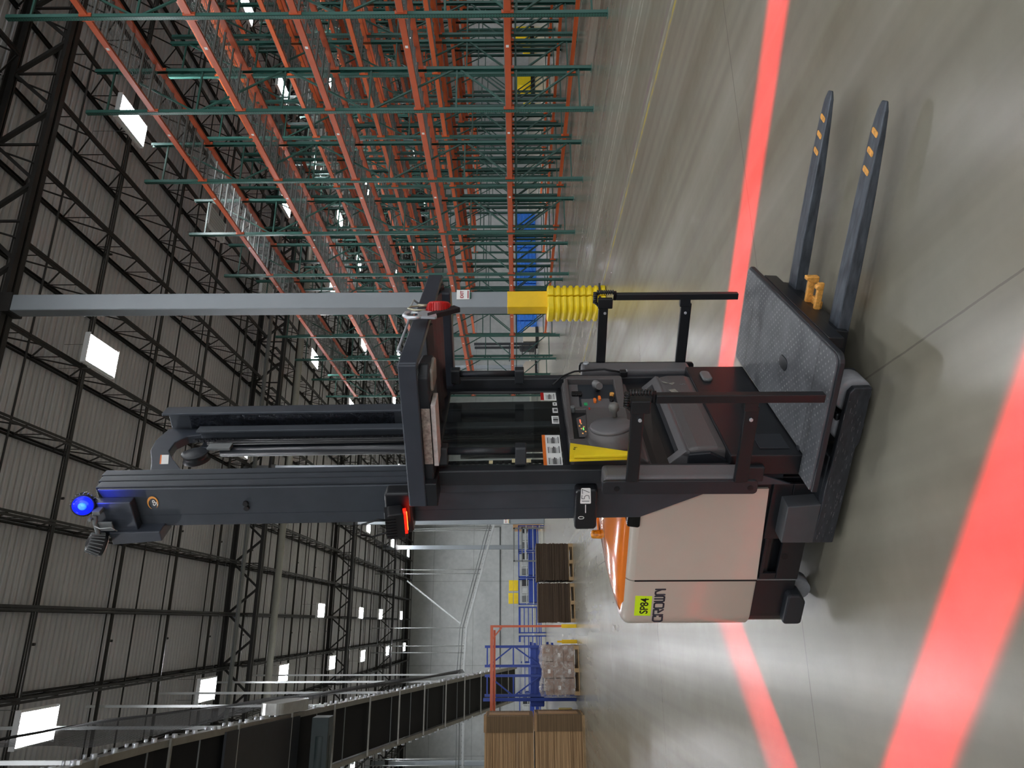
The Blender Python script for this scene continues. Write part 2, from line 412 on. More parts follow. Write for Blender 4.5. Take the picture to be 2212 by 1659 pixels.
for bi, (ya, yb) in enumerate(BAY):
    if bi == 0: continue
    src = None
    for x in jx:
        if x < X0 or x > X1: continue
        if src is None:
            src = joist_mesh(yb-ya-.1).build('roof_joist', m_joist); o = src
        else:
            o = src.copy(); col.objects.link(o)
        o.location = (x, ya+.05, 0); kk = round((x-5.69)/SP)
        tag(o, 'black open-web joist, %s %s' % ('on the grey column line' if kk == 0 else '%s %s of the column line' % (ORD(abs(kk)), 'right' if kk > 0 else 'left'), BL[bi]), 'roof joist', 'open-web roof joists '+BL[bi])
# ---- sprinkler pipes and bridging along X
srcp = None
def pipe_x(y, z, r, m, name, label, cat, group, heads=False):
    b = MB().cyl((X0, y, z), (X1, y, z), r, 8)
    o = b.build(name, m); tag(o, label, cat, group)
    if heads:
        h = MB()
        x = 5.0-3.0*8
        while x < X1: h.cyl((x, y+.14, z), (x, y, z), .018, 6); h.cyl((x, y+.14, z-.03), (x, y+.14, z+.03), .03, 8); x += 3.1
        h.build('sprinkler_head', m_joist, o)
for bi, (ya, yb) in enumerate(BAY[1:]):
    for k in range(5):
        y = ya+.65+3.04*k
        if y > Y1-.5: continue
        pipe_x(y, 11.93, .045, m_pipe, 'sprinkler_pipe', '%s thin black sprinkler pipe across the roof %s' % (ORD(k+1), BL[bi+1]), 'pipe', 'sprinkler pipes', True)
        pipe_x(y+.75, 12.5, .02, m_joist, 'bridging_bar', '%s slim black upper bridging bar across the joists %s' % (ORD(k+1), BL[bi+1]), 'bridging bar', 'bridging bars')
        if k % 2 == 0: pipe_x(y+.9, 11.82, .022, m_joist, 'bridging_bar', '%s slim lower bridging bar across the joists %s' % (ORD(k//2+1), BL[bi+1]), 'bridging bar', 'bridging bars')
pipe_x(28.7, 11.0, .13, m_pipew, 'main_pipe', 'thick pale pipe crossing the roof just beyond the second girder', 'pipe', None)
tag(MB().box(X0, X1, 26.2, 26.45, 11.5, 11.56).build('cable_tray', m_gry), 'flat grey cable tray crossing the roof just before the second girder', 'cable tray')
tag(MB().box(X0, X1, Y1-.3, Y1-.05, 12.0, 12.3).build('trim_1', m_joist), kind='structure')
tag(MB().cyl((X0, Y1-.06, 3.27), (9, Y1-.06, 3.27), .05, 8).build('wall_conduit', m_gry), 'thin grey conduit running level along the far concrete wall', 'conduit')

# ---- ceiling light fixtures
def fixture(lit):
    e = empty('ceiling_light')
    b = MB().box(-.36, .36, -.62, .62, .0, .05)
    for k in range(-3, 4): b.prism([(k*.105-.012, 0), (k*.105+.012, 0), (k*.105, -.06)], 'xz', -.6, .6)
    b.box(-.36, .36, -.62, -.6, -.07, 0).box(-.36, .36, .6, .62, -.07, 0); b.build('housing', m_refl, e)
    for k in range(6): MB().cyl((-.2625+k*.105, -.58, -.035), (-.2625+k*.105, .58, -.035), .014, 4).build('tube_lamp', m_tube if lit else m_tubeoff, e)
    for hx in (-.3, .3): MB().cyl((hx, 0, .05), (hx, 0, .9), .006, 5).build('hanger', m_gry, e)
    return e
LIT, OFF = fixture(True), fixture(False)
LROWS = [(-1.95, [15.7, 24.0, 31.6, 39.8, 47.6, 56.6, 65], 'in the row above the black conveyor'), (5.95, [15.5, 24.4, 32.5, 40, 47, 56.5, 65], 'in the row over the grey columns'),
         (.6, [36.8, 46.3, 53, 62.5], 'in the row between the conveyor and the columns'), (12.1, [14.9, 32, 40, 47.5, 58], 'above the first rack aisle'),
         (16.85, [26, 34, 42, 54], 'above the second rack aisle'), (21.25, [20, 24.2, 29.6, 34.3, 39.3, 55], 'above the third rack aisle'), (-8.0, [30, 46.5, 53.2, 62], 'far left beyond the conveyor'),
         (27, [30, 40, 52, 64], 'in the added fill row over the aisle behind the last racks'), (34, [30, 40, 50, 60], 'in the added fill row far right beyond the racks'), (43, [36, 47, 58, 66], 'in the added fill row farther right beyond the racks'), (52, [42, 52, 62], 'in the added fill row farthest right by the side wall')]  # these four rows are added to brighten the walls beyond the racks
BACK = [(-1.95, y) for y in (7.4, -1, -9.4, -17)]+[(5.95, y) for y in (7.4, -1, -9.4, -17)]+[(12.1, y) for y in (5, -5)]+[(-9, y) for y in (18, 5, -8)]
used = set()
def put_light(x, y, z, lab, grp, lit=True):
    src = LIT if lit else OFF
    if lit not in used: e = src; used.add(lit)
    else: e = copy_tree(src)
    e.location = (x, y, z); tag(e, lab, 'ceiling light', grp)
SPEC = {(-1.95, 15.7): 'lit tube ceiling light nearest the camera over the conveyor, lower left of the photo', (5.95, 15.5): 'bright six-tube ceiling light beside the top of the grey column, nearest of its row',
        (12.1, 14.9): 'bright ceiling light beside the top of the first rack uprights, nearest of its aisle'}
for x, ys, wh in LROWS:
    for i, y in enumerate(ys): put_light(x, y, 11.4, SPEC.get((x, y), 'lit ceiling light, %s from the camera %s' % (ORD(i+1), wh)), 'ceiling lights '+wh)
for i, (x, y) in enumerate(BACK): put_light(x, y, 11.4, 'lit tube ceiling light overhead behind the camera', 'ceiling lights behind the camera')
for y, l in ((20.2, 'nearer'), (25.1, 'farther')): put_light(12.35, y, 11.4, 'unlit ceiling light above the first rack aisle, %s of two' % l, 'unlit ceiling lights', False)

# ================================================================== PALLET RACKS
FY = [9.88+2.49*k for k in range(-1, 12)]; FH = 10.72; DEP = 1.07
LV = [1.79, 3.68, 5.56, 7.45, 9.30]
post = MB().box(-.04, .04, -.04, .04, 0, FH)
post.v = []; post.f = []; post.sm = []
post.box(-.042, -.036, -.042, .042, 0, FH).box(-.042, .036, -.042, -.038, 0, FH).box(-.042, .036, .038, .042, 0, FH).box(-.08, .07, -.06, .06, 0, .01)
brz = MB(); zs = [.28, 1.62, 2.9, 4.75, 6.6, 8.4, 10.3]
for i, z in enumerate(zs): brz.bar((.03, 0, z), (DEP-.03, 0, z), .035, .035)
for i in range(len(zs)-1):
    a, c = (.03, DEP-.03) if i % 2 else (DEP-.03, .03); brz.bar((a, 0, zs[i]+.08), (c, 0, zs[i+1]-.08), .035, .035)
def beam_mb(h=.115):
    b = MB(); L = 2.49-.085
    b.box(-.025, .025, 0, L, -h/2, h/2-.02).box(-.025, .01, 0, L, h/2-.02, h/2)
    for y in (-.005, L-.025): b.box(-.032, .03, y, y+.03, -.12, .1)
    return b
deck = MB(); L = 2.49-.1
for half in (0, 1):
    y0 = .02+half*L/2; y1 = y0+L/2-.04
    for k in range(19): yy = y0+(y1-y0)*k/18; deck.box(-.02, DEP+.02, yy-.0028, yy+.0028, 0, .0056)
    for k in range(9): xx = .0+DEP*k/8; deck.box(xx-.0028, xx+.0028, y0, y1, .0056, .011)
    for k in range(3): yy = y0+.15+(y1-y0-.3)*k/2; deck.box(.0, DEP, yy-.02, yy+.02, -.035, -.002)
PR = {}
def rack(X, k0, k1, name_lab, beamm, low=False, sticker=False):
    root = empty('pallet_rack', (X, FY[k0], 0)); tag(root, name_lab, 'pallet rack', 'pallet racks')
    if 'post' not in PR:
        def mk(key, b, m): 
            o = b.build(key, m); PR[key] = o.data; bpy.data.objects.remove(o)
        mk('post', post, m_post); mk('bracing', brz, m_grn); mk('beam', beam_mb(), m_org); mk('beam2', beam_mb(.1), m_org2); mk('deck', deck, m_wire)
        mk('sticker', MB().box(-.0285, -.0255, -.03, .03, -.025, .03), m_white)
    def inst(key, name, loc, par):
        o = bpy.data.objects.new(name, PR[key]); col.objects.link(o); o.location = loc; o.parent = par; return o
    for k in range(k0, k1+1):
        fr = inst('bracing', 'upright_frame', (0, FY[k]-FY[k0], 0), root)
        inst('post', 'post', (0, 0, 0), fr); p = inst('post', 'post', (DEP, 0, 0), fr); p.rotation_euler = (0, 0, PI)
    nb = 0
    for k in range(k0, k1):
        yb = FY[k]-FY[k0]+.043
        for z in ([.2] if low else [])+LV:
            for xx in (0, DEP):
                if nb >= 100 or (z < .5 and xx > 0): continue
                o = inst('beam' if not low else 'beam2', 'load_beam', (xx, yb, z), root); nb += 1
                if sticker and xx == 0: inst('sticker', 'location_label', (0, .68, 0), o)
            if z > .5 and nb < 100: inst('deck', 'wire_deck', (0, yb+.01, z+.06), root)
rack(10.27, 0, 10, 'green and orange pallet rack row nearest the camera, empty, with white stickers on its beams', m_org, sticker=True)
rack(13.45, 2, 10, 'second green and orange pallet rack row, across the first narrow aisle', m_org2, low=True)
rack(14.75, 2, 10, 'third pallet rack row, standing back to back with the second', m_org2)
rack(17.95, 3, 10, 'fourth pallet rack row, across the second aisle', m_org2, low=True)
rack(19.2, 3, 10, 'fifth pallet rack row, back to back with the fourth', m_org2)
rack(22.4, 5, 11, 'sixth pallet rack row deep in the background', m_org2, low=True)
rack(23.7, 5, 11, 'farthest pallet rack row, back to back with the sixth', m_org2)

# ================================================================== ORDER PICKER TRUCK
TA = R(26.3)+YAW
TR = empty('order_picker_truck', (1.0922, 2.8940, 0), -TA)
tag(TR, 'black and beige stand-up order picker lift truck with orange hood, parked in the foreground', 'lift truck')
WID = 1.34
def mir(y): return WID-y
def P(name, b, m, bevel=0, seg=2, parent=TR, label=None, smooth=None):
    o = b.build(name, m, parent, bevel, seg, smooth)
    if label: o['label'] = label
    return o
def lean(x, y, z):
    if y > .8 and x < -.78: y -= .022
    return (x-.014*(z-1.2), y-.004*(z-1.2), z) if z > 1.2 else (x, y, z)

# ---- power unit: skirt, panels, hood
fp = lambda x0, x1, y0, y1, r: rpoly([(x1, y0), (x1, y1), (x0, y1), (x0, y0)], [0, 0, r, r], 6)
sk = MB().prism(fp(-1.80, -1.43, .205, mir(.205), .12), 'xy', .14, .365); P('rear_skirt', sk, m_black, .008)
sk = MB()
for ya, yb in ((.195, .215), (mir(.215), mir(.195))):
    # side plate with an elongated slot: built as strips round the opening
    sk.box(-1.427, -.80, ya, yb, .14, .262); sk.box(-1.427, -1.385, ya, yb, .262, .352); sk.box(-1.15, -.80, ya, yb, .262, .365)
    sk.box(-1.385, -1.15, ya, yb, .334, .355)
sk.box(-1.42, -.80, .26, mir(.26), .14, .36)
P('side_skirt', sk, m_black, .004)
P('tie_down_hole', MB().cyl((-1.268, .193, .235), (-1.268, .2, .235), .018, 20), m_void)
P('seam_strip', MB().box(-1.436, -1.428, .198, .21, .145, .36), m_gry)
cas = MB().prism(rpoly([(-1.72, .19), (-1.72, .085), (-1.56, .085), (-1.51, .12), (-1.51, .19)], .02, 3), 'xz', .155, .25); P('caster_guard', cas, m_dark, .012)
P('panel_seam', MB().box(-1.4425, -1.4325, .1985, .21, .36, 1.03), m_void)
P('caster_wheel', MB().cyl((-1.60, .30, .07), (-1.60, .38, .07), .07, 24), m_tyre)
P('caster_wheel', MB().cyl((-1.60, mir(.28), .07), (-1.60, mir(.2), .07), .07, 24), m_tyre)
P('drive_wheel', MB().cyl((-1.35, .55, .13), (-1.35, .79, .13), .13, 28), m_tyre)
def shell(x0, x1, r):
    """panel wall: outer skin with a rolled shoulder up to the hood"""
    prof = [(0, None)]
    return r
def panel(name, x0, x1, rr, front_cut=None, zl=(.36, .36)):
    b = MB(); ya, yb = .2, mir(.2); zt = 1.085; n = 6; rs = .055
    def ring(z, ins):
        pts = rpoly([(x1, ya+ins), (x1, yb-ins), (x0+(ins if rr else 0), yb-ins), (x0+(ins if rr else 0), ya+ins)], [0, 0, max(rr-ins*.3, 0), max(rr-ins*.3, 0)], 7)
        return [(x, y, z) for x, y in pts]
    rings = [ring(.36, .006), ring(.37, 0), ring(zt-rs, 0)]+[ring(zt-rs+rs*math.sin(PI/2*k/n), rs*(1-math.cos(PI/2*k/n))) for k in range(1, n+1)]
    V = sum(rings, []); N = len(rings[0]); F = []
    for i in range(len(rings)-1):
        for k in range(N): F.append((i*N+k, i*N+(k+1) % N, (i+1)*N+(k+1) % N, (i+1)*N+k))
    F += [tuple(reversed(range(N))), tuple((len(rings)-1)*N+k for k in range(N))]
    b.add(V, F, False)
    return b
o = P('rear_panel', panel('r', -1.825, -1.441, .13), m_body, smooth=True)
md = o.modifiers.new('es', 'EDGE_SPLIT'); md.split_angle = R(40)
# side panel with its sloping front edge
n = 6; rs = .055; zt = 1.085
out = [(-1.434, .36), (-.832, .385), (-.832, .70), (-.846, .74), (-.885, .83), (-.945, .95), (-1.0, 1.03)]
def side_panel(sgn):
    b = MB(); yy = lambda y: y if sgn > 0 else mir(y)
    pl = out+[(-1.01, zt-rs), (-1.434, zt-rs)]
    b.prism(pl, 'xz', yy(.2), yy(.24))
    arc = [(.2+rs*(1-math.cos(PI/2*k/n)), zt-rs+rs*math.sin(PI/2*k/n)) for k in range(n+1)]
    V = [(x, yy(y), z) for x in (-1.434, -1.01) for y, z in arc]; m_ = n+1
    b.add(V, [(i, i+1, m_+i+1, m_+i) for i in range(n)], True)
    b.box(-1.434, -1.01, min(yy(.24), yy(.26)), max(yy(.24), yy(.26)), zt-.12, zt-.004)
    return b
P('side_panel', side_panel(1), m_body); P('side_panel', side_panel(-1), m_body)
P('inner_cowl', MB().prism([(-1.43, .30), (-.80, .30), (-.80, 1.05), (-1.05, 1.05), (-1.43, 1.02)], 'xz', .215, mir(.215)), m_black, .01)
P('panel_cap', MB().prism(rpoly([(-1.07, 1.03), (-.98, 1.03), (-.93, 1.09), (-1.06, 1.10)], .012, 3), 'xz', .19, .27), mat('gloss black', '060607', .12, var=0), .01)
# orange hood, a crowned lid
b = MB(); NX, NY = 26, 20; V = []
for i in range(NX+1):
    s = i/NX; x = -1.81+s*.80
    for j in range(NY+1):
        t = j/NY*2-1; e = max(0, 1-s*7)
        hw = .445-(.15*e*e); y = .67+t*hw
        crown = .085*min(1, .12+s*1.5)**.8*(1-abs(t)**2.6)
        rim = .018*(1-abs(t)**14)*min(1, (s*26))
        V.append((x, y, 1.078-.03*max(0, 1-s*3)**2+crown+rim))
b.add(V, [(i*(NY+1)+j, i*(NY+1)+j+1, (i+1)*(NY+1)+j+1, (i+1)*(NY+1)+j) for i in range(NX) for j in range(NY)], True)
hood = P('hood', b, m_orange, label='glossy orange hood')
md = hood.modifiers.new('sol', 'SOLIDIFY'); md.thickness = .02; md.offset = -1
P('hood_handle', MB().prism(rpoly([(-1.60, 1.12), (-1.36, 1.12), (-1.40, 1.185), (-1.55, 1.17)], .02, 4), 'xz', .76, .80), m_orange, .01, parent=hood)
P('hood_recess', MB().prism(rpoly([(-1.60, 1.13), (-1.36, 1.13), (-1.40, 1.168), (-1.56, 1.160)], .01, 3), 'xz', .742, .758), m_void, parent=hood)
bc = P('beacon_base', MB().lathe([(.031, 0), (.031, .058), (.028, .06)], (-1.48, .66, 1.095), (0, 0, 1)), m_black)
P('beacon_lens', MB().lathe([(.027, .058), (.028, .066), (.0265, .10), (.0265, .118), (.020, .128), (0, .131)], (-1.48, .66, 1.095), (0, 0, 1), 12), m_amber, parent=bc, label='amber beacon lens')
# stickers on the rear panel
def yface(name, poly, y, m, parent=TR, t=.0012):
    return MB().prism(poly, 'xz', y-t, y).build(name, m, parent)
st = yface('number_sticker', [(-1.692, .924), (-1.548, .924), (-1.545, 1.018), (-1.690, 1.016)], .2, m_lime); st['label'] = 'lime green sticker reading SP84'
text('SP84', .064, m_ink, st, (-1.619, .1982, .962), (PI/2, 0, 0), align='CENTER', bold=.0008, xs=.92)
# CROWN word mark, drawn with outline strokes
LT = {'C': [[(1, .72), (1, 1), (.22, 1), (0, .82), (0, .18), (.18, 0), (1, 0), (1, .3)]],
      'R': [[(0, 0), (0, 1), (1, 1), (1, .5), (.45, .5), (1, 0)]],
      'O': [[(.14, 0), (0, .15), (0, .85), (.14, 1), (.86, 1), (1, .85), (1, .15), (.86, 0), (.14, 0)]],
      'W': [[(0, 1), (0, .14), (.12, 0), (.88, 0), (1, .14), (1, 1)], [(.5, 1), (.5, 0)]],
      'N': [[(0, 0), (0, .9), (.12, 1), (.55, 1), (1, .35)], [(1, 1), (1, 0)]]}
lg = MB(); x = -1.735
for ch in 'CROWN':
    for pl in LT[ch]:
        for p, q in zip(pl, pl[1:]):
            lg.bar((x+p[0]*.038, .1992, .856+p[1]*.052), (x+q[0]*.038, .1992, .856+q[1]*.052), .0016, .011, upv=(0, -1, 0)) if 0 else lg.bar((x+p[0]*.038, .1992, .856+p[1]*.052), (x+q[0]*.038, .1992, .856+q[1]*.052), .010, .0016, upv=(0, 1, 0))
        for p in pl: lg.cyl((x+p[0]*.038, .1984, .856+p[1]*.052), (x+p[0]*.038, .2, .856+p[1]*.052), .005, 10)
    x += .0495
P('word_mark', lg, mat('wordmark grey', '3a3b45', .5, var=0), label='dark grey CROWN word mark')

# ---- load legs (outriggers), load wheels, gusset box
for side in (0, 1):
    f = (lambda y: y) if side == 0 else mir
    lo, hi = sorted((f(.10), f(.135)))
    leg = MB().prism([(-1.10, .048), (-1.10, .155), (-.235, .138), (-.208, .120), (-.206, .036), (-.50, .034), (-.53, .048)], 'xz', lo, hi)
    if side == 0: leg.prism([(.135, .15), (.22, .15), (.26, .10), (.26, .05), (.135, .05)], 'yz', -1.10, -.60)
    else: leg.box(-1.10, -.60, mir(.26), mir(.135), .05, .15)
    leg.box(-.60, -.20, *sorted((f(.28), f(.31))), .035, .14)
    P('load_leg', leg, mat('scuffed black steel', '33363b', .42, metal=.2, var=.35, vs=14, st=(1, 4, 4)), .006)
    for cx, r in ((-.275, .088), (-.445, .080)):
        wl = P('load_wheel', MB().lathe([(.0, -.062), (r-.012, -.062), (r, -.05), (r, .05), (r-.012, .062), (0, .062)], (cx, f(.212), r), (0, 1, 0), 32), m_tyre, label='grey polyurethane load wheel')
        P('wheel_hub', MB().cyl((cx, f(.212)-.068, r), (cx, f(.212)+.068, r), .028, 16), m_oyel, parent=wl)
    P('axle_plate', MB().box(-.41, -.37, *sorted((f(.15), f(.27))), .06, .15), m_black, .008)
    P('gusset_box', MB().prism([(-1.10, .15), (-.86, .15), (-.875, .315), (-1.10, .315)], 'xz', *sorted((f(.10), f(.52)))), mat('dusty black paint', '43464a', .5), .005)
lm = MB()
random.seed(3)
for k in range(70):
    x = random.uniform(-1.08, -.26); z = random.uniform(.055, .14); lm.box(x, x+random.uniform(.004, .03), .0994, .0999, z, z+random.uniform(.0004, .0011))
P('scratches', lm, mat('bare steel scratch', '8d8f92', .4, metal=.4))

# ---- operator platform
plat = MB().prism(rpoly([(-.72, 0), (0, 0), (0, WID), (-.60, WID), (-.60, .16), (-.72, .16)], [.01, .05, .03, 0, 0, 0], 5), 'xy', .236, .264)
pl = P('platform', plat, m_dark, .006)
P('floor_mat', MB().prism(rpoly([(-.712, .012), (-.012, .012), (-.012, WID-.012), (-.595, WID-.012), (-.595, .155), (-.712, .155)], [.01, .04, .02, 0, 0, 0], 5), 'xy', .264, .271), m_mat, parent=pl, label='studded grey rubber floor mat, worn')
P('pedal_button', MB().prism(rpoly([(-.33, .52), (-.26, .52), (-.26, .63), (-.33, .63)], .034, 6), 'xy', .27, .276), m_dark, .003, parent=pl)
P('mat_screw', MB().cyl((-.60, .215, .27), (-.60, .215, .274), .017, 16), m_dark, parent=pl)
P('under_frame', MB().prism([(-.55, .12), (-.02, .17), (-.02, .226), (-.55, .226)], 'xz', .36, WID-.36), m_black, .01)
P('apron', MB().prism([(-.05, .16), (.0, .165), (.004, .238), (-.05, .238)], 'xz', .20, 1.14), m_black, .004)
P('fork_carriage', MB().prism([(-.35, .08), (-.02, .085), (-.01, .168), (-.35, .168)], 'xz', .33, 1.06), m_black, .006)
for yc in (.41, .985):
    fk = MB(); secs = [(-.35, .052, .13, .062), (.25, .052, .132, .058), (.62, .052, .128, .045), (.86, .048, .122, .028), (.96, .036, .117, .02), (1.0, .020, .112, .012)]
    V = []
    for x, hw, zt, th in secs: V += [(x, yc-hw, zt), (x, yc+hw, zt), (x, yc+hw, zt-th), (x, yc-hw, zt-th)]
    F = [(0, 1, 2, 3), tuple(len(V)-4+i for i in (3, 2, 1, 0))]
    for i in range(len(secs)-1): F += [(i*4+k, i*4+4+k, i*4+4+(k+1) % 4, i*4+(k+1) % 4) for k in range(4)]
    fk.add(V, F); f = P('fork', fk, m_fork, .005, label='tapered steel fork with worn tip')
    mk = MB()
    for xc in (.71, .79, .87):
        mk.add([(xc+px, yc+py, zf) for zf in (.1265-(xc-.71)*.034, .1285-(xc-.71)*.034) for px, py in rpoly([(-.022, -.03), (.004, -.03), (.026, .03), (0, .03)], .009, 5)], [tuple(range(24)), tuple(range(24, 48))]+[(i, (i+1) % 24, 24+(i+1) % 24, 24+i) for i in range(24)])
    P('orange_marking', mk, m_oyel, parent=f, label='row of three orange oval marks')
cl = MB().box(-.02, .115, .725, .748, .115, .15).box(-.02, .125, .615, .638, .115, .145).prism([(.085, .10), (.125, .10), (.125, .165), (.105, .165)], 'xz', .72, .76).box(-.02, .02, .63, .74, .10, .12).cyl((.10, .61, .14), (.10, .65, .14), .014, 12)
P('pallet_clamp', cl, m_oyel, .004, label='scuffed orange pallet clamp jaws')

# ---- front kick wall, frame posts, windscreen
kick = MB().box(-.72, -.605, .16, 1.20, .262, .62).box(-.76, -.70, .16, 1.20, .6, 1.40); P('kick_wall', kick, m_black, .006)
P('access_plate', MB().box(-.6055, -.6, .22, .36, .31, .46), m_dark, .003)
P('step_lamp', MB().prism(rpoly([(.98, .50), (1.10, .50), (1.10, .56), (.98, .56)], .028, 6), 'yz', -.606, -.585), m_gry, .008)
for y0, y1 in ((.135, .185), (1.17, 1.225)):
    P('frame_post', MB().box(-.745, -.66, y0, y1, .45, 2.16).map(lean), m_dark, .006)
P('side_plate', MB().prism([(-.77, .30), (-.70, .50), (-.705, 2.12), (-.80, 2.12)], 'xz', .15, .165).map(lean), m_steel, .003)
fr = MB().box(-.755, -.735, .18, .25, 1.36, 2.14).box(-.755, -.735, 1.12, 1.18, 1.36, 2.14).box(-.755, -.735, .18, 1.18, 1.36, 1.43).box(-.755, -.735, .18, 1.18, 2.08, 2.14); P('window_frame', fr, m_black, .012)
sc_ = P('windscreen', MB().box(-.750, -.745, .23, 1.14, 1.41, 2.10), m_glass, label='clear scratched windscreen')
def xface(name, y0, y1, z0, z1, m, parent, x=-.7435, t=.001, skew=0):
    return MB().add([(x+dx, y, z+(skew*(y-y0))) for dx in (0, t) for y, z in ((y0, z0), (y1, z0), (y1, z1), (y0, z1))], [(0, 1, 2, 3), (7, 6, 5, 4), (0, 4, 5, 1), (1, 5, 6, 2), (2, 6, 7, 3), (3, 7, 4, 0)]).build(name, m, parent)
def xbars(name, x, y0, y1, z0, z1, n, m, parent, vert=False):
    b = MB()
    for k in range(n):
        t = (k+.5)/n; wdt = (.5+.3*math.sin(k*5.1))*.5/n
        if vert: b.box(x, x+.0006, y0, y1-(y1-y0)*.25*abs(math.sin(k*2.3)), z0+(z1-z0)*(t-wdt), z0+(z1-z0)*(t+wdt))
        else: b.box(x, x+.0006, y0+(y1-y0)*(t-wdt), y0+(y1-y0)*(t+wdt), z0, z1)
    return b.build(name, m, parent)
wl = xface('warning_sticker', .29, .60, 1.435, 1.535, m_white, sc_); wl['label'] = 'white warning sticker with orange heading'
xface('heading_band', .29, .60, 1.517, 1.535, m_warn, wl, x=-.7425)
for y0 in (.30, .41, .51): xbars('fine_print', -.7418, y0, y0+.07, 1.442, 1.508, 9, m_ink, wl, True)
wl = xface('warning_sticker', 1.02, 1.12, 1.43, 1.525, m_white, sc_); wl['label'] = 'white sticker with red heading'
xface('heading_band', 1.02, 1.12, 1.505, 1.525, m_redp, wl, x=-.7425); xbars('fine_print', -.7418, 1.03, 1.10, 1.44, 1.495, 8, m_ink, wl, True)
for y0, y1, z0, z1 in ((.73, .82, 1.425, 1.47), (.86, .92, 1.425, 1.46), (.95, .99, 1.43, 1.455)):
    wl = xface('barcode_sticker', y0, y1, z0, z1, m_white, sc_); xbars('barcode', -.7423, y0+.012, y1-.012, z0+.008, z1-.008, 9, m_ink, wl)
P('tape_scrap', MB().box(-.7435, -.742, .32, .355, 1.60, 1.70).box(-.7435, -.742, .31, .34, 1.80, 1.82), mat('cream tape', 'e8dcae', .6, var=.1), parent=sc_)
for y, s in ((.205, 1), (1.10, -1)):
    gr = P('grab_rail', MB().cyl((-.60, y, 1.66), (-.60, y, 2.04), .019, 16), m_dark, label='padded dark grab rail')
    for z in (1.655, 2.045):
        P('rail_mount', MB().prism(rpoly([(y-.03*s, -.565), (y+.03*s, -.565), (y+.03*s, -.66), (y-.055*s, -.66)], .012, 3), 'xy', z-.028, z+.028).map(lambda a, b_, c: (b_, a, c)), m_dark, .006, parent=gr)

# ---- console
FX = -.622; YA, YB = .225, 1.115
cb = MB().prism([(-.72, 1.0), (-.68, 1.0), (-.665, 1.08), (-.665, 1.39), (-.72, 1.40)], 'xz', YA, YB)
cons = P('console_body', cb, m_plas, .01)
def face(name, y0, y1, z0, z1, m, x0=-.67, x1=FX, bev=.010, **k): return P(name, MB().box(x0, x1, y0, y1, z0, z1), m, bev, 3, **k)
fr_ = MB()
fr_.prism(rpoly([(YA, 1.085), (.70, 1.06), (.70, 1.285), (.40, 1.30), (.36, 1.315), (.36, 1.40), (YA, 1.395)], [.03, 0, .01, .02, .02, .01, .03], 3), 'yz', -.67, FX)
fr_.prism(rpoly([(1.065, 1.03), (YB, 1.03), (YB, 1.34), (1.075, 1.385), (1.065, 1.33)], [0, .02, .03, .01, .01], 3), 'yz', -.67, FX)
fr_.prism([(.70, 1.06), (1.065, 1.03), (1.065, 1.085), (.70, 1.10)], 'yz', -.67, FX)
fr_.prism([(.36, 1.375), (1.075, 1.362), (1.075, 1.385), (.36, 1.40)], 'yz', -.67, FX)
fr_.prism([(.70, 1.275), (.735, 1.275), (.735, 1.375), (.70, 1.375)], 'yz', -.67, FX-.012)
P('console_face', fr_, m_plas, .006, 3, parent=cons)
P('console_chin', MB().prism([(-.67, 1.085), (-.625, 1.085), (-.70, .99), (-.715, .99)], 'xz', YA, .72), m_plas, .004, parent=cons)
bay = mat('control bay slate', '2b3138', .5, var=.03)
P('control_bay', MB().prism([(.735, 1.10), (1.065, 1.085), (1.065, 1.30), (.735, 1.31)], 'yz', -.668, -.662), bay, parent=cons)
P('switch_panel', MB().prism([(.735, 1.10), (.80, 1.10), (.845, 1.14), (.84, 1.30), (.735, 1.30)], 'yz', -.668, -.64), m_plas2, .004, parent=cons)
P('speaker_panel', MB().prism([(.74, 1.31), (1.06, 1.30), (1.06, 1.36), (.74, 1.37)], 'yz', -.668, -.655), m_plas2, .004, parent=cons)
P('display_bay', MB().prism([(.40, 1.315), (.695, 1.29), (.695, 1.372), (.40, 1.374)], 'yz', -.668, -.655), mat('display dark', '1c1d20', .3), parent=cons)
P('display_panel', MB().prism([(.42, 1.298), (.66, 1.285), (.62, 1.345), (.42, 1.345)], 'yz', -.655, -.645), m_plas, .004, parent=cons)
P('key_lug', MB().prism(rpoly([(.69, 1.345), (.72, 1.345), (.72, 1.37), (.69, 1.37)], .01, 3), 'yz', -.655, FX+.004), m_gry, .003, parent=cons)
P('multitask_handle', MB().tube([(-.655, .985, 1.185), (-.62, .97, 1.20), (-.595, .945, 1.205), (-.58, .88, 1.19)], [.016, .021, .023, .021], 14), mat('grey rubber grip', '707070', .5), parent=cons)
for y, z in ((.805, 1.222), (.835, 1.192)): P('orange_rocker', MB().prism(rpoly([(y-.022, z-.008), (y+.022, z-.008), (y+.022, z+.008), (y-.022, z+.008)], .007, 3), 'yz', -.642, -.628), m_warn, .002, parent=cons)
P('green_indicator', MB().box(-.641, -.637, .755, .785, 1.268, 1.287), mat('green label', '1c8a50', .5, emis='20a060', es=.15), parent=cons)
P('red_indicator', MB().box(FX, FX+.002, .672, .695, 1.262, 1.270), m_redp, parent=cons)
for k, (y, z) in enumerate([(.555, 1.322), (.52, 1.31), (.50, 1.325), (.47, 1.305), (.45, 1.322), (.53, 1.333)]): P('display_icon', MB().box(-.645, -.6442, y-.006, y+.006, z-.004, z+.004), mat('amber icon', 'e0a060', .5, var=.5, vs=90, emis='e0a060', es=.3), parent=cons)
P('display_light', MB().box(-.645, -.644, .485, .51, 1.312, 1.317), mat('display green', 'a0ff90', .5, emis='60ff60', es=1, var=0), parent=cons)
P('display_light', MB().box(-.645, -.644, .565, .60, 1.322, 1.328), mat('display red', 'ff8060', .5, emis='ff6040', es=1, var=0), parent=cons)
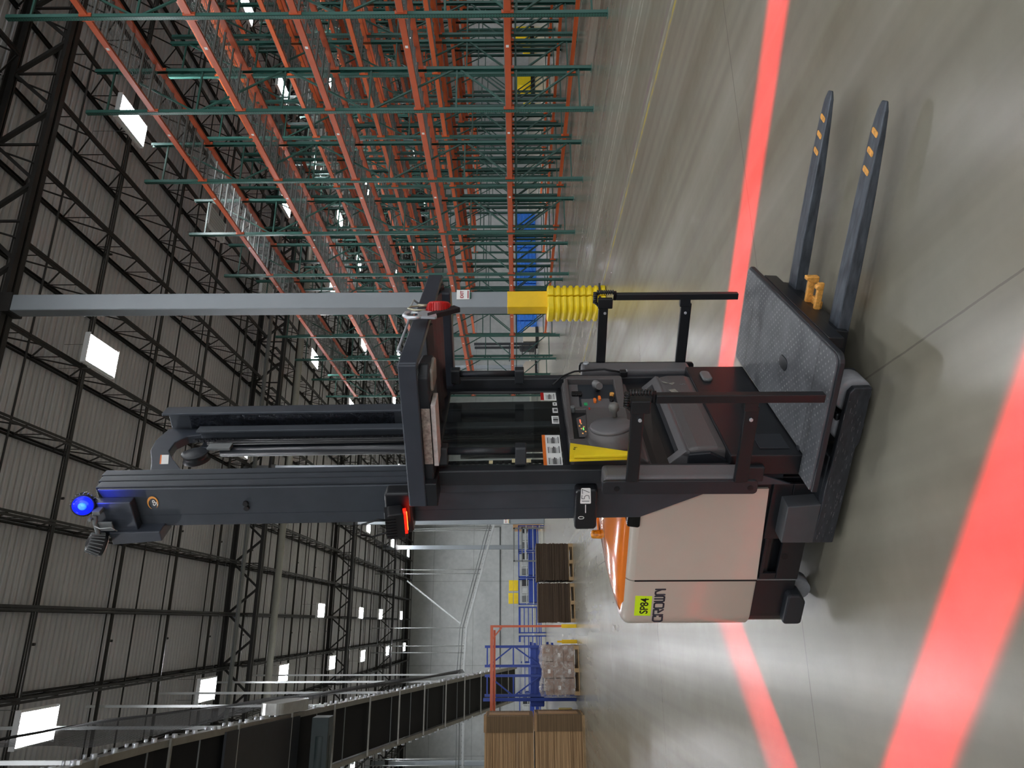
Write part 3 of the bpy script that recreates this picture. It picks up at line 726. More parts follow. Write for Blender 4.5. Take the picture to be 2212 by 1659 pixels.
for k in range(5): P('toggle', MB().cyl((-.655, .905, 1.295+k*.011), (-.64, .905, 1.295+k*.011), .009, 10).cyl((-.655, .93, 1.295+k*.011), (-.64, .93, 1.295+k*.011), .008, 10), m_void, parent=cons)
for y, z, m_ in ((.81, 1.125, m_void), (.83, 1.125, m_void), (.88, 1.115, m_oyel)): P('push_button', MB().cyl((-.65, y, z), (-.625, y, z), .013, 16), m_, parent=cons)
# steering hub: flared base and tilted disc
ax = Vector((1, .12, .12)).normalized(); c = Vector((-.632, .365, 1.178))
hub = P('steering_hub', MB().lathe([(.150, -.02), (.143, .01), (.124, .035), (.118, .065), (.10, .07)], c, ax, 40), m_plas)
P('steering_disc', MB().lathe([(.10, .063), (.110, .069), (.110, .080), (.10, .088), (0, .094)], c, ax, 40), m_plas2, parent=hub)
kp = c+ax*.09+Vector((0, .072, -.03))
P('spinner_knob', MB().lathe([(.014, 0), (.013, .025), (.024, .036), (.028, .055), (.024, .072), (.01, .079), (0, .08)], kp, ax, 24), mat('knob grey', '6b6a66', .4, vs=60, var=.05), parent=hub)
# lower storage pocket and knee pad
yA, yB = .235, 1.105
P('pocket_back', MB().prism([(-.76, .985), (-.70, .965), (-.70, .895), (-.76, .895)], 'xz', yA, yB), mat('taupe plastic', '4a4543', .5), .004)
for ya, yb in ((yA, yA+.055), (yB-.055, yB)): P('pocket_cheek', MB().prism([(-.745, .96), (-.70, .90), (-.625, .822), (-.66, .79), (-.745, .79)], 'xz', ya, yb), m_plas2, .004)
P('pocket_lip', MB().prism([(-.652, .850), (-.622, .822), (-.63, .80), (-.668, .80)], 'xz', yA, yB), m_plas2, .004)
P('pocket_well', MB().box(-.745, -.735, yA+.05, yB-.05, .78, .96).box(-.74, -.66, yA+.05, yB-.05, .77, .79), m_ink)
P('pocket_divider', MB().prism([(-.735, .79), (-.70, .79), (-.68, .83), (-.72, .87)], 'xz', yA+.055, yB-.16), m_dark)
pad = MB().prism([(-.72, .815), (-.625, .815), (-.612, .76), (-.610, .66), (-.635, .57), (-.68, .525), (-.72, .52)], 'xz', yA+.01, yB-.01); P('knee_pad', pad, m_plas, .03, 4)
P('pad_side_trim', MB().prism([(-.715, .81), (-.64, .81), (-.63, .70), (-.69, .58), (-.715, .57)], 'xz', yA-.012, yA+.012), m_dark, .004)
P('pad_decal', MB().prism([(.955, .748), (1.0, .79), (1.005, .805), (.98, .79), (.975, .765), (.99, .735), (.98, .73)], 'yz', -.611, -.6098), mat('peeled decal', '8a8a80', .6, var=.3, vs=60))
P('pad_decal', MB().prism([(.84, .76), (.89, .785), (.90, .745), (.855, .73)], 'yz', -.611, -.6098), MATS['peeled decal'])
text('5', .045, m_gry, TR, (-.6095, .95, .685), (PI/2, 0, PI/2))
# cable and connector lying along the console side
P('console_cable', MB().tube([(-.68, 1.10, 1.45), (-.65, 1.16, 1.39), (-.635, 1.20, 1.31), (-.63, 1.21, 1.22), (-.63, 1.22, 1.12), (-.63, 1.18, 1.03)], .006, 8), m_ink)
P('cable_connector', MB().box(-.65, -.615, 1.145, 1.185, .985, 1.03), m_ink, .004); P('connector_pin', MB().box(-.615, -.611, 1.15, 1.18, .987, .992), m_chrome)

# ---- side gates with sills
def gate(side):
    f = (lambda y: y) if side == 0 else mir
    def bx(x0, x1, y0, y1, z0, z1, b=None): y0, y1 = sorted((f(y0), f(y1))); return (b or MB()).box(x0, x1, y0, y1, z0, z1)
    P('gate_sill', MB().prism(rpoly([(-.715, .53), (-.64, .53), (-.64, 1.27), (-.715, 1.27)], .02, 4), 'xz', *sorted((f(-.012), f(.006)))), m_dark if side == 0 else m_black, .003)
    P('gate_pad', bx(-.735, -.63, .008, .13, .575, 1.26), m_plas2, .02, 3)
    for z in (.565, 1.20):
        if side == 0: P('sill_bolt', MB().cyl((-.68, -.014, z), (-.68, -.012, z), .014, 20), m_ink)
    g = P('gate_upright', bx(-.215, -.175, -.03, .01, .305, 1.055), m_black, .004, label='square black gate bar')
    up = MB(); up.box(-.64, -.24, *sorted((f(-.02), f(.005))), 1.10, 1.16); up.box(-.27, -.205, *sorted((f(-.025), f(.01))), 1.075, 1.165); P('upper_arm', up, m_black, .005, parent=g)
    lo = MB(); lo.box(-.645, -.24, *sorted((f(-.02), f(.005))), .585, .65); lo.box(-.26, -.2, *sorted((f(-.025), f(.01))), .595, .66); P('lower_arm', lo, m_black, .005, parent=g)
    for z in (1.12, .62): P('arm_bolt', MB().cyl((-.30, f(-.022), z), (-.30, f(-.032 if side == 0 else .01), z), .009, 6), m_chrome, parent=g)
    yy = f(-.01); rr = .011; x0, x1, z0, z1 = -.252, -.168, 1.062, 1.182
    loop = [(x0, z0+.06), (x0, z1-.02), (x0+.02, z1), (x1-.02, z1), (x1, z1-.02), (x1, z0), (x0+.035, z0)]
    h = P('grip_handle', MB().tube([(a, yy, c_) for a, c_ in loop], rr, 10), m_ink, parent=g, label='ribbed black grip loop')
    rb = MB()
    for k in range(8): z = z0+.01+k*.0135; rb.cyl((x1, yy, z), (x1, yy, z+.007), .015, 12)
    for k in range(6): x = x0+.014+k*.0125; rb.cyl((x, yy, z1), (x+.0065, yy, z1), .015, 12)
    rb.build('grip_rib', mat('gloss rubber', '1a1a1c', .18, var=0), h)
gate(0); gate(1)
P('far_latch', MB().cyl((-.6, 1.235, 1.235), (-.59, 1.235, 1.235), .018, 12), m_chrome)

# ---- mast
def chan(b, x0, x1, yw, yo, z0, z1, t=.012):
    """C rail: web at yw, flanges reach to yo"""
    b.box(x0, x1, *sorted((yw, yw+(t if yo > yw else -t))), z0, z1)
    b.box(x0, x0+t, *sorted((yw, yo)), z0, z1); b.box(x1-t*1.4, x1, *sorted((yw, yo)), z0, z1); return b
P('mast_side_plate', MB().prism([(-.985, 1.04), (-.84, .72), (-.80, .55), (-.755, .55), (-.755, 3.80), (-.985, 3.72)], 'xz', .17, .185).map(lean), m_steel, .003)
P('plate_crease', MB().box(-.918, -.915, .1685, .17, 1.28, 3.66).map(lean), m_slate)
for y0, y1, z1, xs in ((.19, .245, 3.82, -.755), (.252, .305, 3.84, -.758), (.312, .365, 3.855, -.762)):
    b = MB(); chan(b, -.97, xs, y0, y1, 1.0 if y0 < .2 else .3, z1); 
    P('mast_rail', b.map(lean), m_steel, .004)
for y0, y1, z1, xs in ((mir(.17), mir(.26), 3.88, -.80), (mir(.335), mir(.40), 3.62, -.85)):
    b = MB(); chan(b, -.98, xs, y0, y1, .2, z1)
    P('mast_rail', b.map(lean), m_steel, .004)
P('rail_grease', MB().box(-.95, -.82, mir(.186), mir(.184), 2.45, 3.75).map(lean), mat('greasy steel', '2a2e36', .22, metal=.6, var=.6, vs=30, bump=.02))
# top cross tie with arched underside
arch = [(.40, 3.63)]+[(.40+.06+.26*(1-math.cos(a)), 3.55+.17*math.sin(a)) for a in [PI/2*k/8 for k in range(9)]]+[(1.08, 3.72), (1.16, 3.72), (1.16, 3.88), (.95, 3.87), (.62, 3.77), (.40, 3.77)]
arch = [(.42, 3.60), (.60, 3.60), (.66, 3.62), (.72, 3.66), (.80, 3.71), (.90, 3.735), (.96, 3.72), (1.02, 3.66), (1.06, 3.60), (1.12, 3.60), (1.12, 3.88), (.98, 3.88), (.86, 3.85), (.70, 3.79), (.56, 3.76), (.42, 3.76)]
arch = [(.36, 3.56), (.62, 3.60), (.66, 3.63), (.74, 3.70), (.85, 3.76), (.95, 3.765), (1.02, 3.72), (1.05, 3.60), (1.10, 3.60), (1.12, 3.88), (.98, 3.90), (.86, 3.88), (.72, 3.82), (.60, 3.77), (.36, 3.74)]
P('mast_cross_tie', MB().prism(arch, 'yz', -.985, -.93).map(lean), m_slate, .006)
stk = P('tie_sticker', MB().prism([(.68, 3.70), (.78, 3.74), (.78, 3.79), (.68, 3.75)], 'yz', -.93, -.928).map(lean), m_white)
P('tie_sticker_band', MB().prism([(.68, 3.742), (.78, 3.782), (.78, 3.79), (.68, 3.75)], 'yz', -.9285, -.9275).map(lean), m_warn, parent=stk)
P('chain_sheave', MB().lathe([(.07, -.03), (.08, -.025), (.066, -.012), (.066, .012), (.08, .025), (.07, .03)], (-.94, .78, 3.58), (1, 0, 0), 32).map(lean), m_dark)
def chain(y, z0, z1, x=-.93):
    b = MB(); z = z0
    while z < z1: b.box(x-.008, x+.008, y-.013, y+.013, z, z+.02); b.box(x-.004, x+.012, y-.007, y+.007, z+.02, z+.034); z += .034
    return b.map(lean)
P('lift_chain', chain(.965, .6, 3.65), mat('oiled chain', '4a4c50', .3, metal=.8)); P('lift_chain', chain(.58, .6, 2.1, -.90), mat('oiled chain', '4a4c50'))
P('lift_cylinder', MB().cyl((-.95, .855, .4), (-.95, .855, 3.45), .028, 20).map(lean), m_dark); P('lift_cylinder', MB().cyl((-.95, .50, .4), (-.95, .50, 2.4), .04, 20).map(lean), m_dark)
P('hose', MB().tube([(-.92, .91, .6), (-.92, .91, 3.55)], .011, 8).tube([(-.92, .935, .6), (-.92, .935, 3.5)], .009, 8).tube([(-.93, .70, .5), (-.93, .70, 2.0)], .014, 8).map(lean), m_ink)
P('cylinder_clamp', MB().box(-.92, -.90, .80, .88, 3.38, 3.52).map(lean), m_gry, .004)
P('mast_cross_plate', MB().box(-.98, -.95, .24, 1.10, .6, 1.0).map(lean), m_black)
P('inner_rail', MB().box(-.94, -.88, .30, .36, .4, 2.1).box(-.94, -.88, .98, 1.04, .4, 2.1).map(lean), m_dark)
rm = MB().box(-.965, -.955, 0.45, .95, 1.9, 2.1)
P('rear_camera', MB().prism([(-.90, 3.52), (-.84, 3.52), (-.84, 3.68), (-.90, 3.68)], 'xz', mir(.16), mir(.10)).box(-.87, -.85, mir(.17), mir(.15), 3.5, 3.7).map(lean), m_black, .006)
for dx in (-.85, -.878): P('plate_bolt', MB().cyl((dx, .155, 3.06), (dx, .17, 3.06), .014, 8).map(lean), m_ink)
for dx, dz in ((-.965, 3.56), (-.975, 3.56)): pass
cr = MB(); N = 24; V = []
for k in range(N+1):
    a = R(-155)+R(310)*k/N; tk = .011*math.sin(PI*k/N)**.8+.0006
    ca, sa = math.cos(a), math.sin(a)
    for rr in (.034-tk, .034): V.append((-.838+rr*1.15*ca-.006*sa, .1672, 3.535+rr*.85*sa))
cr.add(V, [(2*k, 2*k+1, 2*k+3, 2*k+2) for k in range(N)]); lo_ = P('mast_logo', cr.map(lean), mat('logo orange', 'f2a24a', .5, var=0), label='orange crescent logo with SP lettering')
text('SP', .034, m_white, lo_, (-.889, .1565, 3.522), (PI/2, 0, 0), xs=1.1, bold=.0003)
# two lamp boxes fixed to the mast side
for z0, z1, nm in ((1.272, 1.385, 'number_box'), (2.20, 2.335, 'lamp_box')):
    bxo = P(nm, MB().prism(rpoly([(-1.0, z0), (-.755, z0), (-.755, z1), (-1.0, z1)], .02, 4), 'xz', .09, .17).map(lean), m_black, .012, 3)
    if nm == 'number_box':
        lb = yface('number_label', rpoly([(-.838, 1.306), (-.745, 1.312), (-.745, 1.358), (-.838, 1.360)], .005, 2), .089, m_white, bxo); lb['label'] = 'white label with handwritten 157'
        hw = MB(); sc_l = [[(-.822, 1.315), (-.822, 1.352)], [(-.779, 1.350), (-.752, 1.353), (-.771, 1.316)],
                           [(-.786, 1.353), (-.808, 1.353), (-.809, 1.340), (-.796, 1.340), (-.787, 1.331), (-.790, 1.319), (-.810, 1.315)]]
        for pl_ in sc_l:
            for p, q in zip(pl_, pl_[1:]): hw.bar((p[0], .0875, p[1]), (q[0], .0875, q[1]), .0026, .001, upv=(0, 1, 0))
        hw.build('handwritten_number', m_ink, lb)
        mk = MB()
        for p, q in (((-.845, 1.333), (-.895, 1.331)),): mk.bar((p[0], .0885, p[1]), (q[0], .0885, q[1]), .004, .001, upv=(0, 1, 0))
        ov = [(-.925+.008*math.cos(a), 1.352+.014*math.sin(a)) for a in [2*PI*k/14 for k in range(15)]]
        for p, q in zip(ov, ov[1:]): mk.bar((p[0], .0885, p[1]), (q[0], .0885, q[1]), .003, .001, upv=(0, 1, 0))
        mk.build('marker_scribble', m_white, bxo)

# red warning lamp on the mast side
def redlamp(pos, rotz, name='red_warning_lamp'):
    e = P(name, MB().prism(rpoly([(-.055, .0), (.055, .0), (.055, .06), (-.055, .06)], .01, 3), 'xz', -.03, .03), m_ink, .004, label='black finned lamp with glowing red lens')
    e.location = pos; e.rotation_euler = (R(12), 0, rotz); e.scale = (1.35, 1.35, 1.35)
    fn = MB()
    for k in range(8): x = -.045+k*.0125; fn.box(x, x+.006, -.034, .034, .03, .068)
    fn.build('cooling_fin', m_ink, e)
    MB().prism(rpoly([(-.05, -.018), (.05, -.018), (.05, .018), (-.05, .018)], .012, 4), 'xy', -.010, .002).build('lens', m_redlens, e)
    MB().box(-.038, .038, -.006, .006, -.0125, -.0095).build('lens_core', m_redcore, e)
    MB().box(-.012, .012, .03, .05, .0, .07).build('bracket', m_chrome, e)
    return e
RLP = Vector((-.90, .035, 2.235))
redlamp(RLP, 0); redlamp(Vector((-.90, mir(.035), 2.235)), PI)
P('lamp_cable', MB().tube([(-.955, .05, 2.30), (-.975, .04, 2.33), (-.985, .02, 2.40), (-.955, .0, 2.45), (-.90, .01, 2.44), (-.885, .03, 2.36), (-.90, .04, 2.31)], .005, 8), m_ink)
P('rear_lamp_arm', MB().box(-1.06, -.985, .62, .70, 2.02, 2.06).box(-1.10, -1.03, .60, .72, 1.99, 2.05), m_black, .004)
# blue spot lamp and work lamp on a bracket at the mast top
P('top_bracket', MB().prism([(-.99, 3.62), (-.80, 3.62), (-.80, 3.84), (-1.01, 3.82)], 'xz', .12, .17).prism([(-1.03, 3.50), (-.97, 3.50), (-.97, 3.76), (-1.05, 3.76)], 'xz', .10, .22).map(lean), m_slate, .005)
def round_lamp(pos, ax, lensm, name, lab):
    ax = Vector(ax).normalized(); pos = Vector(pos)
    e = P(name, MB().lathe([(.02, -.075), (.038, -.068), (.046, -.05), (.053, -.02), (.056, .0), (.056, .008), (.050, .009)], pos, ax, 32), m_ink, label=lab)
    MB().lathe([(.049, .004), (.047, .012), (.03, .017), (0, .018)], pos, ax, 32).build('lens', lensm, e)
    fn = MB(); a = ax.orthogonal().normalized(); b2 = ax.cross(a)
    for k in range(20):
        t = 2*PI*k/20; d = a*math.cos(t)+b2*math.sin(t); fn.bar(pos+d*.043-ax*.068, pos+d*.057-ax*.008, .004, .012, upv=d)
    fn.build('cooling_fin', m_gry, e)
    if lensm is m_bluelens: MB().lathe([(.02, .0175), (.012, .020), (0, .021)], pos, ax, 20).build('lens_core', m_bluecore, e)
    return e
round_lamp((-.835, .09, 3.845), (.25, -.85, -.28), m_bluelens, 'blue_spot_lamp', 'round lamp glowing deep blue')
round_lamp((-1.06, .06, 3.79), (-.55, .35, -.75), m_refl, 'work_lamp', 'round black finned work lamp pointing down to the rear')
P('lamp_bracket', MB().box(-.88, -.86, .07, .13, 3.76, 3.80).tube([(-.90, .09, 3.80), (-.93, .07, 3.80), (-.98, .07, 3.80), (-1.03, .06, 3.80)], .012, 8).box(-.985, -.93, .075, .085, 3.72, 3.80).cyl((-.90, .07, 3.81), (-.90, .05, 3.81), .011, 6), m_gry, .003)
P('lamp_wire', MB().tube([(-.94, .06, 3.80), (-.95, .05, 3.77), (-.95, .06, 3.72), (-.98, .07, 3.70)], .003, 6), m_lgt)

# ---- overhead guard
g = MB()
g.prism([(-.80, 2.115), (-.04, 2.115), (-.04, 2.20), (-.80, 2.20)], 'xz', .015, .035)
g.prism([(-.90, 2.115), (-.06, 2.115), (-.06, 2.20), (-.90, 2.20)], 'xz', 1.285, 1.305)
g.prism([(-.05, .02), (-.035, .035), (-.035, 1.305), (-.07, 1.305), (-.07, .02)], 'xy', 2.115, 2.20)
g.box(-.80, -.74, .02, 1.30, 2.10, 2.19)
P('overhead_guard', g, m_slate, .006)
for k in range(5):
    y = .52+k*.16
    P('guard_slat', MB().prism([(y, 2.13), (y+.075, 2.10), (y+.09, 2.13), (y+.02, 2.19)], 'yz', -.74, -.07), m_dark, .004)
P('inner_beam', MB().box(-.72, -.10, 1.16, 1.26, 2.06, 2.13), m_slate, .01)
P('roof_module', MB().prism(rpoly([(-.70, .06), (-.14, .10), (-.10, .16), (-.14, .36), (-.70, .40)], .03, 4), 'xy', 2.075, 2.135), m_dark, .01)
P('module_lamp', MB().prism(rpoly([(-.23, .12), (-.12, .14), (-.12, .30), (-.23, .28)], .02, 4), 'xy', 2.060, 2.08), mat('lamp cover grey', '8f8880', .4), .008)
doc = P('document_sleeve', MB().box(-.60, -.27, .07, .20, 2.05, 2.072), m_paper, .002, label='clear sleeve with printed sheets under the roof')
P('printed_sheet', MB().prism([(-.58, 2.075), (-.28, 2.075), (-.28, 2.115), (-.58, 2.115)], 'xz', .055, .058), mat('printed sheet', '9d9088', .7, var=.5, vs=60))
P('roof_sticker', MB().box(-.70, -.60, .42, .50, 2.093, 2.096).box(-.70, -.64, .30, .38, 2.072, 2.074), m_paper)
P('guard_foot', MB().box(-.80, -.67, .02, .17, 2.06, 2.13), m_black, .004)
P('front_tube', MB().tube([(-.052, .62, 2.235), (-.052, .60, 2.225), (-.052, .20, 2.225), (-.052, .18, 2.21)], .007, 8), m_chrome)
P('guard_stay', MB().tube([(-.05, .84, 2.205), (-.03, .84, 2.23), (-.03, .70, 2.235)], .006, 8), m_lgt)

# ---- the red line lights thrown on the floor by the truck's lamps (real spot lamps with a slit)
def line_light(pos, a, b_, halfw, energy, fade, name):
    """spot lamp at pos (truck space); the slit throws a band from a to b_ on the floor"""
    pos, a, b_ = Vector(pos), Vector(a), Vector(b_); mid = (a+b_)/2; d = (mid-pos).normalized()
    ux = (b_-a); ux = (ux-d*ux.dot(d)).normalized(); zz = -d; uy = zz.cross(ux)
    L = bpy.data.lights.new(name, 'SPOT'); L.energy = energy; L.color = (1, .0, .012); L.shadow_soft_size = .02; L.spot_blend = .1
    ang = max((a-pos).angle(d), (b_-pos).angle(d))+R(6); L.spot_size = min(R(170), 2*ang)
    L.use_nodes = True; nt = L.node_tree; em = nt.nodes['Emission']
    def n(ty, **k):
        x = nt.nodes.new(ty)
        for q, v in k.items(): setattr(x, q, v)
        return x
    tc = n('ShaderNodeTexCoord'); s = n('ShaderNodeSeparateXYZ'); nt.links.new(tc.outputs['Normal'], s.inputs[0])
    def mt(op, x, y=None):
        q = n('ShaderNodeMath', operation=op)
        for i, v in enumerate((x, y)):
            if v is None: continue
            if isinstance(v, (int, float)): q.inputs[i].default_value = v
            else: nt.links.new(v, q.inputs[i])
        return q.outputs[0]
    az = mt('ABSOLUTE', s.outputs[2]); ry = mt('ABSOLUTE', mt('DIVIDE', s.outputs[1], az)); rx = mt('DIVIDE', s.outputs[0], az)
    def ss(v, e0, e1):
        q = n('ShaderNodeMapRange', interpolation_type='SMOOTHSTEP'); q.inputs[1].default_value = e0; q.inputs[2].default_value = e1
        q.inputs[3].default_value = 0; q.inputs[4].default_value = 1; nt.links.new(v, q.inputs[0]); return q.outputs[0]
    wa = halfw/(mid-pos).length
    band = ss(ry, wa*1.3, wa*.62); halo = mt('MULTIPLY', ss(ry, wa*5, wa*.5), .004)
    tot = mt('ADD', band, halo)
    if fade: tot = mt('MULTIPLY', tot, ss(rx, *fade))
    # even out the band along its length
    pw = mt('POWER', mt('ADD', mt('MULTIPLY', rx, rx), 1.0), 1.5)
    tot = mt('MULTIPLY', tot, pw)
    nt.links.new(mt('MULTIPLY', tot, 1.0), em.inputs['Strength'])
    o = bpy.data.objects.new(name, L); col.objects.link(o); o.parent = TR
    Mx = Matrix.Identity(4)
    for i, v in enumerate((ux, uy, zz)):
        for j in range(3): Mx[j][i] = v[j]
    Mx.translation = pos; o.matrix_local = Mx
    return o
RE = 1150
line_light(RLP+Vector((0, -.02, -.03)), (-2.9, -.84, 0), (1.1, -.84, 0), .15, RE, None, 'red_line_near')
line_light(Vector((-.90, mir(.015), 2.20)), (-2.9, 2.36, 0), (1.9, 2.28, 0), .16, RE, (1.35, .55), 'red_line_far')
line_light(Vector((-1.07, .66, 1.98)), (-2.92, -.9, 0), (-2.90, 2.4, 0), .17, RE*.8, None, 'red_line_rear')
bl = bpy.data.lights.new('blue_spot', 'SPOT'); bl.energy = 2.5; bl.color = (.02, .05, 1); bl.spot_size = R(100); bl.shadow_soft_size = .04
o = bpy.data.objects.new('blue_spot', bl); col.objects.link(o); o.parent = TR; o.location = (-.80, .03, 3.82); o.rotation_euler = (R(75), 0, R(-20))

# ---- things resting on or hanging from the truck
e = empty('safety_lanyard', (0, 0, 0)); e.location = TR.matrix_world @ Vector((0, 0, 0))
bpy.context.view_layer.update()
TW = TR.matrix_world.copy()
e.location = TW.translation; e.rotation_euler = TR.rotation_euler
tag(e, 'red self-retracting fall-arrest reel hanging from the overhead guard by a zinc carabiner, with black strap', 'safety lanyard')
b = MB().lathe([(.0, 0), (.050, 0), (.056, .012), (.056, .055), (.050, .063), (0, .063)], (-.01, .565, 2.065), (.9, .44, 0), 28)
P('reel_housing', b, m_redp, .003, parent=e, label='ribbed red reel housing')
rb = MB(); axv = Vector((.9, .44, 0)).normalized()
for k in range(28):
    t = 2*PI*k/28; d = Vector((0, 0, 1))*math.cos(t)+axv.cross(Vector((0, 0, 1)))*math.sin(t); cc = Vector((-.01, .565, 2.065)); rb.bar(cc+d*.057+axv*.012, cc+d*.057+axv*.053, .005, .005, upv=d)
rb.build('housing_rib', m_redp, e); MB().box(-.02, .02, .56, .62, 2.09, 2.13).build('housing_neck', m_redp, e)
P('strap', MB().prism([(.45, 2.11), (.49, 2.115), (.60, 1.99), (.565, 1.955)], 'yz', .0, .028), mat('webbing black', '231a1c', .8, var=.4, vs=60), .004, parent=e)
hk = [(.52, 2.10), (.465, 2.135), (.455, 2.18), (.47, 2.225), (.50, 2.24), (.515, 2.215)]
P('snap_hook', MB().prism(rpoly([(.435, 2.06), (.505, 2.075), (.53, 2.14), (.50, 2.165), (.445, 2.15)], .012, 3), 'yz', .014, .026).tube([(.02, y, z) for y, z in ((.455, 2.14), (.44, 2.17), (.445, 2.205), (.475, 2.228), (.51, 2.222), (.525, 2.20))], .010, 10).tube([(.02, .507, 2.12), (.02, .517, 2.20)], .005, 8), m_chrome, parent=e, label='zinc snap hook')
P('carabiner', MB().tube([(.01, y, z) for y, z in ((.60, 2.115), (.575, 2.13), (.575, 2.19), (.60, 2.225), (.625, 2.215), (.64, 2.17), (.635, 2.12), (.60, 2.115))], .0055, 8).cyl((.01, .637, 2.13), (.01, .642, 2.18), .009, 10), mat('brass plated', 'b5b09a', .35, metal=.7), parent=e)
e = empty('document_folder', TW.translation); e.rotation_euler = TR.rotation_euler
tag(e, 'bright yellow plastic folder standing beside the steering console, marked 84', 'folder')
b = MB().add([(-.60, .275, 1.385), (-.60, .195, 1.125), (-.60, .10, 1.125), (-.60, .14, 1.40), (-.585, .275, 1.385), (-.585, .195, 1.125), (-.585, .10, 1.125), (-.585, .14, 1.40)], [(0, 1, 2, 3), (7, 6, 5, 4), (0, 4, 5, 1), (1, 5, 6, 2), (2, 6, 7, 3), (3, 7, 4, 0)])
b = MB().prism([(.255, 1.405), (.175, 1.135), (.115, 1.135), (.10, 1.42)], 'yz', -.60, -.585); cov = P('back_cover', b, m_yel, .002, parent=e)
P('front_cover', MB().prism([(.172, 1.385), (.135, 1.118), (.10, 1.118), (.092, 1.40)], 'yz', -.575, -.562), m_yel, .002, parent=e)
t = text('84', .028, m_ink, e, (-.5845, .185, 1.385), (PI/2, R(10), PI/2))

# ================================================================== COLUMN GUARD, SIGNS
def guard_half(sgn, name):
    b = MB(); hx0, hx1 = (.010, .26) if sgn > 0 else (-.31, -.010)
    rings = []; n = 110
    for i in range(n+1):
        z = .005+1.075*i/n; g_ = 0
        ph = ((z-.05) % .117)/.117
        if .06 < z < 1.02: g_ = .032*max(0, math.sin(PI*min(1, max(0, (ph-.25)/.62))))**.9
        e = .03 if i == n else (.012 if i in (n-1, 0) else 0)
        pts = rpoly([(hx0+(0 if sgn > 0 else g_+e), -.31+g_*.9+e), (hx1-(g_+e if sgn > 0 else 0), -.31+g_*.9+e), (hx1-(g_+e if sgn > 0 else 0), .31-g_*.9-e), (hx0+(0 if sgn > 0 else g_+e), .31-g_*.9-e)],
                    [.02 if sgn > 0 else .16, .16 if sgn > 0 else .02, .16 if sgn > 0 else .02, .02 if sgn > 0 else .16], 5)
        rings.append([(x, y, z) for x, y in pts])
    V = sum(rings, []); N = len(rings[0]); F = []
    for i in range(n):
        for k in range(N): F.append((i*N+k, i*N+(k+1) % N, (i+1)*N+(k+1) % N, (i+1)*N+k))
    F += [tuple(reversed(range(N))), tuple(n*N+k for k in range(N))]
    b.add(V, F, True); return b
for sgn, lab in ((1, 'ribbed yellow plastic column guard, the half on the rack side of the column'), (-1, 'ribbed yellow plastic column guard, the half nearer the lift truck')):
    o = guard_half(sgn, 'g').build('column_guard', m_yel, smooth=True); o.location = (5.69, 12.15, 0); md = o.modifiers.new('es', 'EDGE_SPLIT'); md.split_angle = R(50)
    tag(o, lab, 'column guard', 'column guard halves')
    MB().box(*((.03, .24) if sgn > 0 else (-.29, -.03)), -.316, -.30, .10, .135).build('strap', m_ink, o)
def exit_sign(x, y, z, wdt, h, label, yel=False):
    e = MB().prism(rpoly([(x-wdt/2, z-h/2), (x+wdt/2, z-h/2), (x+wdt/2, z+h/2), (x-wdt/2, z+h/2)], .004, 2), 'xz', y-.02, y).build('exit_sign', m_white)
    tag(e, label, 'exit sign')
    text('EXIT', wdt*.42, mat('sign red', 'a01c24', .5, var=0), e, (x, y-.0215, z+h*.08), (PI/2, 0, 0), align='CENTER', xs=.92, bold=.003)
    MB().box(x-wdt*.42, x+wdt*.42, y-.022, y-.02, z-h*.42, z-h*.34).build('underline', m_yelp if yel else MATS['sign red'], e)
    MB().box(x-wdt*.40, x+wdt*.2, y-.03, y, z-h*.62, z-h*.5).build('lamp_housing', mat('sign green', '0e4a3c', .5), e)
exit_sign(5.78, 11.99, 2.64, .19, .24, 'small EXIT sign, red on white, on the near grey column')
exit_sign(5.69, 42.38, 2.25, .30, .32, 'tiny EXIT sign with yellow strip on the grey column left of the mast', True)

# ================================================================== PALLETS AND STACKED BOARD
def pallet(parent, x0, x1, y0, y1, z0=0, h=.14):
    b = MB()
    for k in range(7):
        y = y0+(y1-y0-.1)*k/6; b.box(x0, x1, y, y+.1, z0+h-.02, z0+h)
    for k in range(3): y = y0+(y1-y0-.1)*k/2; b.box(x0, x1, y, y+.1, z0, z0+.02)
    for i in range(3):
        for j in range(3):
            x = x0+(x1-x0-.1)*i/2; y = y0+(y1-y0-.1)*j/2; b.box(x, x+.1, y, y+.1, z0+.02, z0+h-.02)
    return b.build('pallet', m_wood, parent)
def board_stack(name, loc, w_, d, z0, h, m, label, dark=None, topm=None, n=34, flaps=False, rz=0):
    e = empty(name, loc, rz); tag(e, label, 'cardboard stack', 'stacked cardboard on pallets')
    b = MB(); random.seed(int(loc[0]*100)+int(z0*10)); hh = h/n
    for k in range(n):
        j = [random.uniform(-.012, .012) for _ in range(4)]
        b.box(j[0], w_+j[1], j[2], d+j[3], z0+k*hh+.001, z0+(k+1)*hh-.001)
    b.build('board_sheets', m, e)
    if dark:
        o = MB().box(w_-dark-.015, w_+.015, -.018, d+.01, z0+.02, z0+h-.02).build('dark_band', m_stacks, e); o['label'] = 'darker band round the end of the stack'  # darker board-edge colour wrapped round one end of the stack
    if flaps:
        MB().box(w_-.35, w_+.03, -.02, .4, z0+h-.05, z0+h+.02).box(w_, w_+.03, .2, .7, z0+.1, z0+h-.1).build('loose_flap', m_card, e)
    if z0 < .3: pallet(e, 0, w_, 0, d, 0, z0-.005)
    return e
board_stack('cardboard_stack', (1.17, 21.6, 0), 1.06, 1.1, .14, .95, m_stackd, 'dark brown stack of flattened cardboard on a pallet, the one nearer the truck mast')
board_stack('cardboard_stack', (.0, 21.45, 0), 1.08, 1.1, .13, .93, m_stackd, 'dark brown stack of flattened cardboard on a pallet beside the yellow-footed orange post')
board_stack('cardboard_stack', (-4.7, 19.4, 0), 2.5, 1.15, .05, 1.19, m_stackl, 'large tan stack of flattened cardboard standing on the floor, lower of the two', dark=.34, flaps=True, n=60)
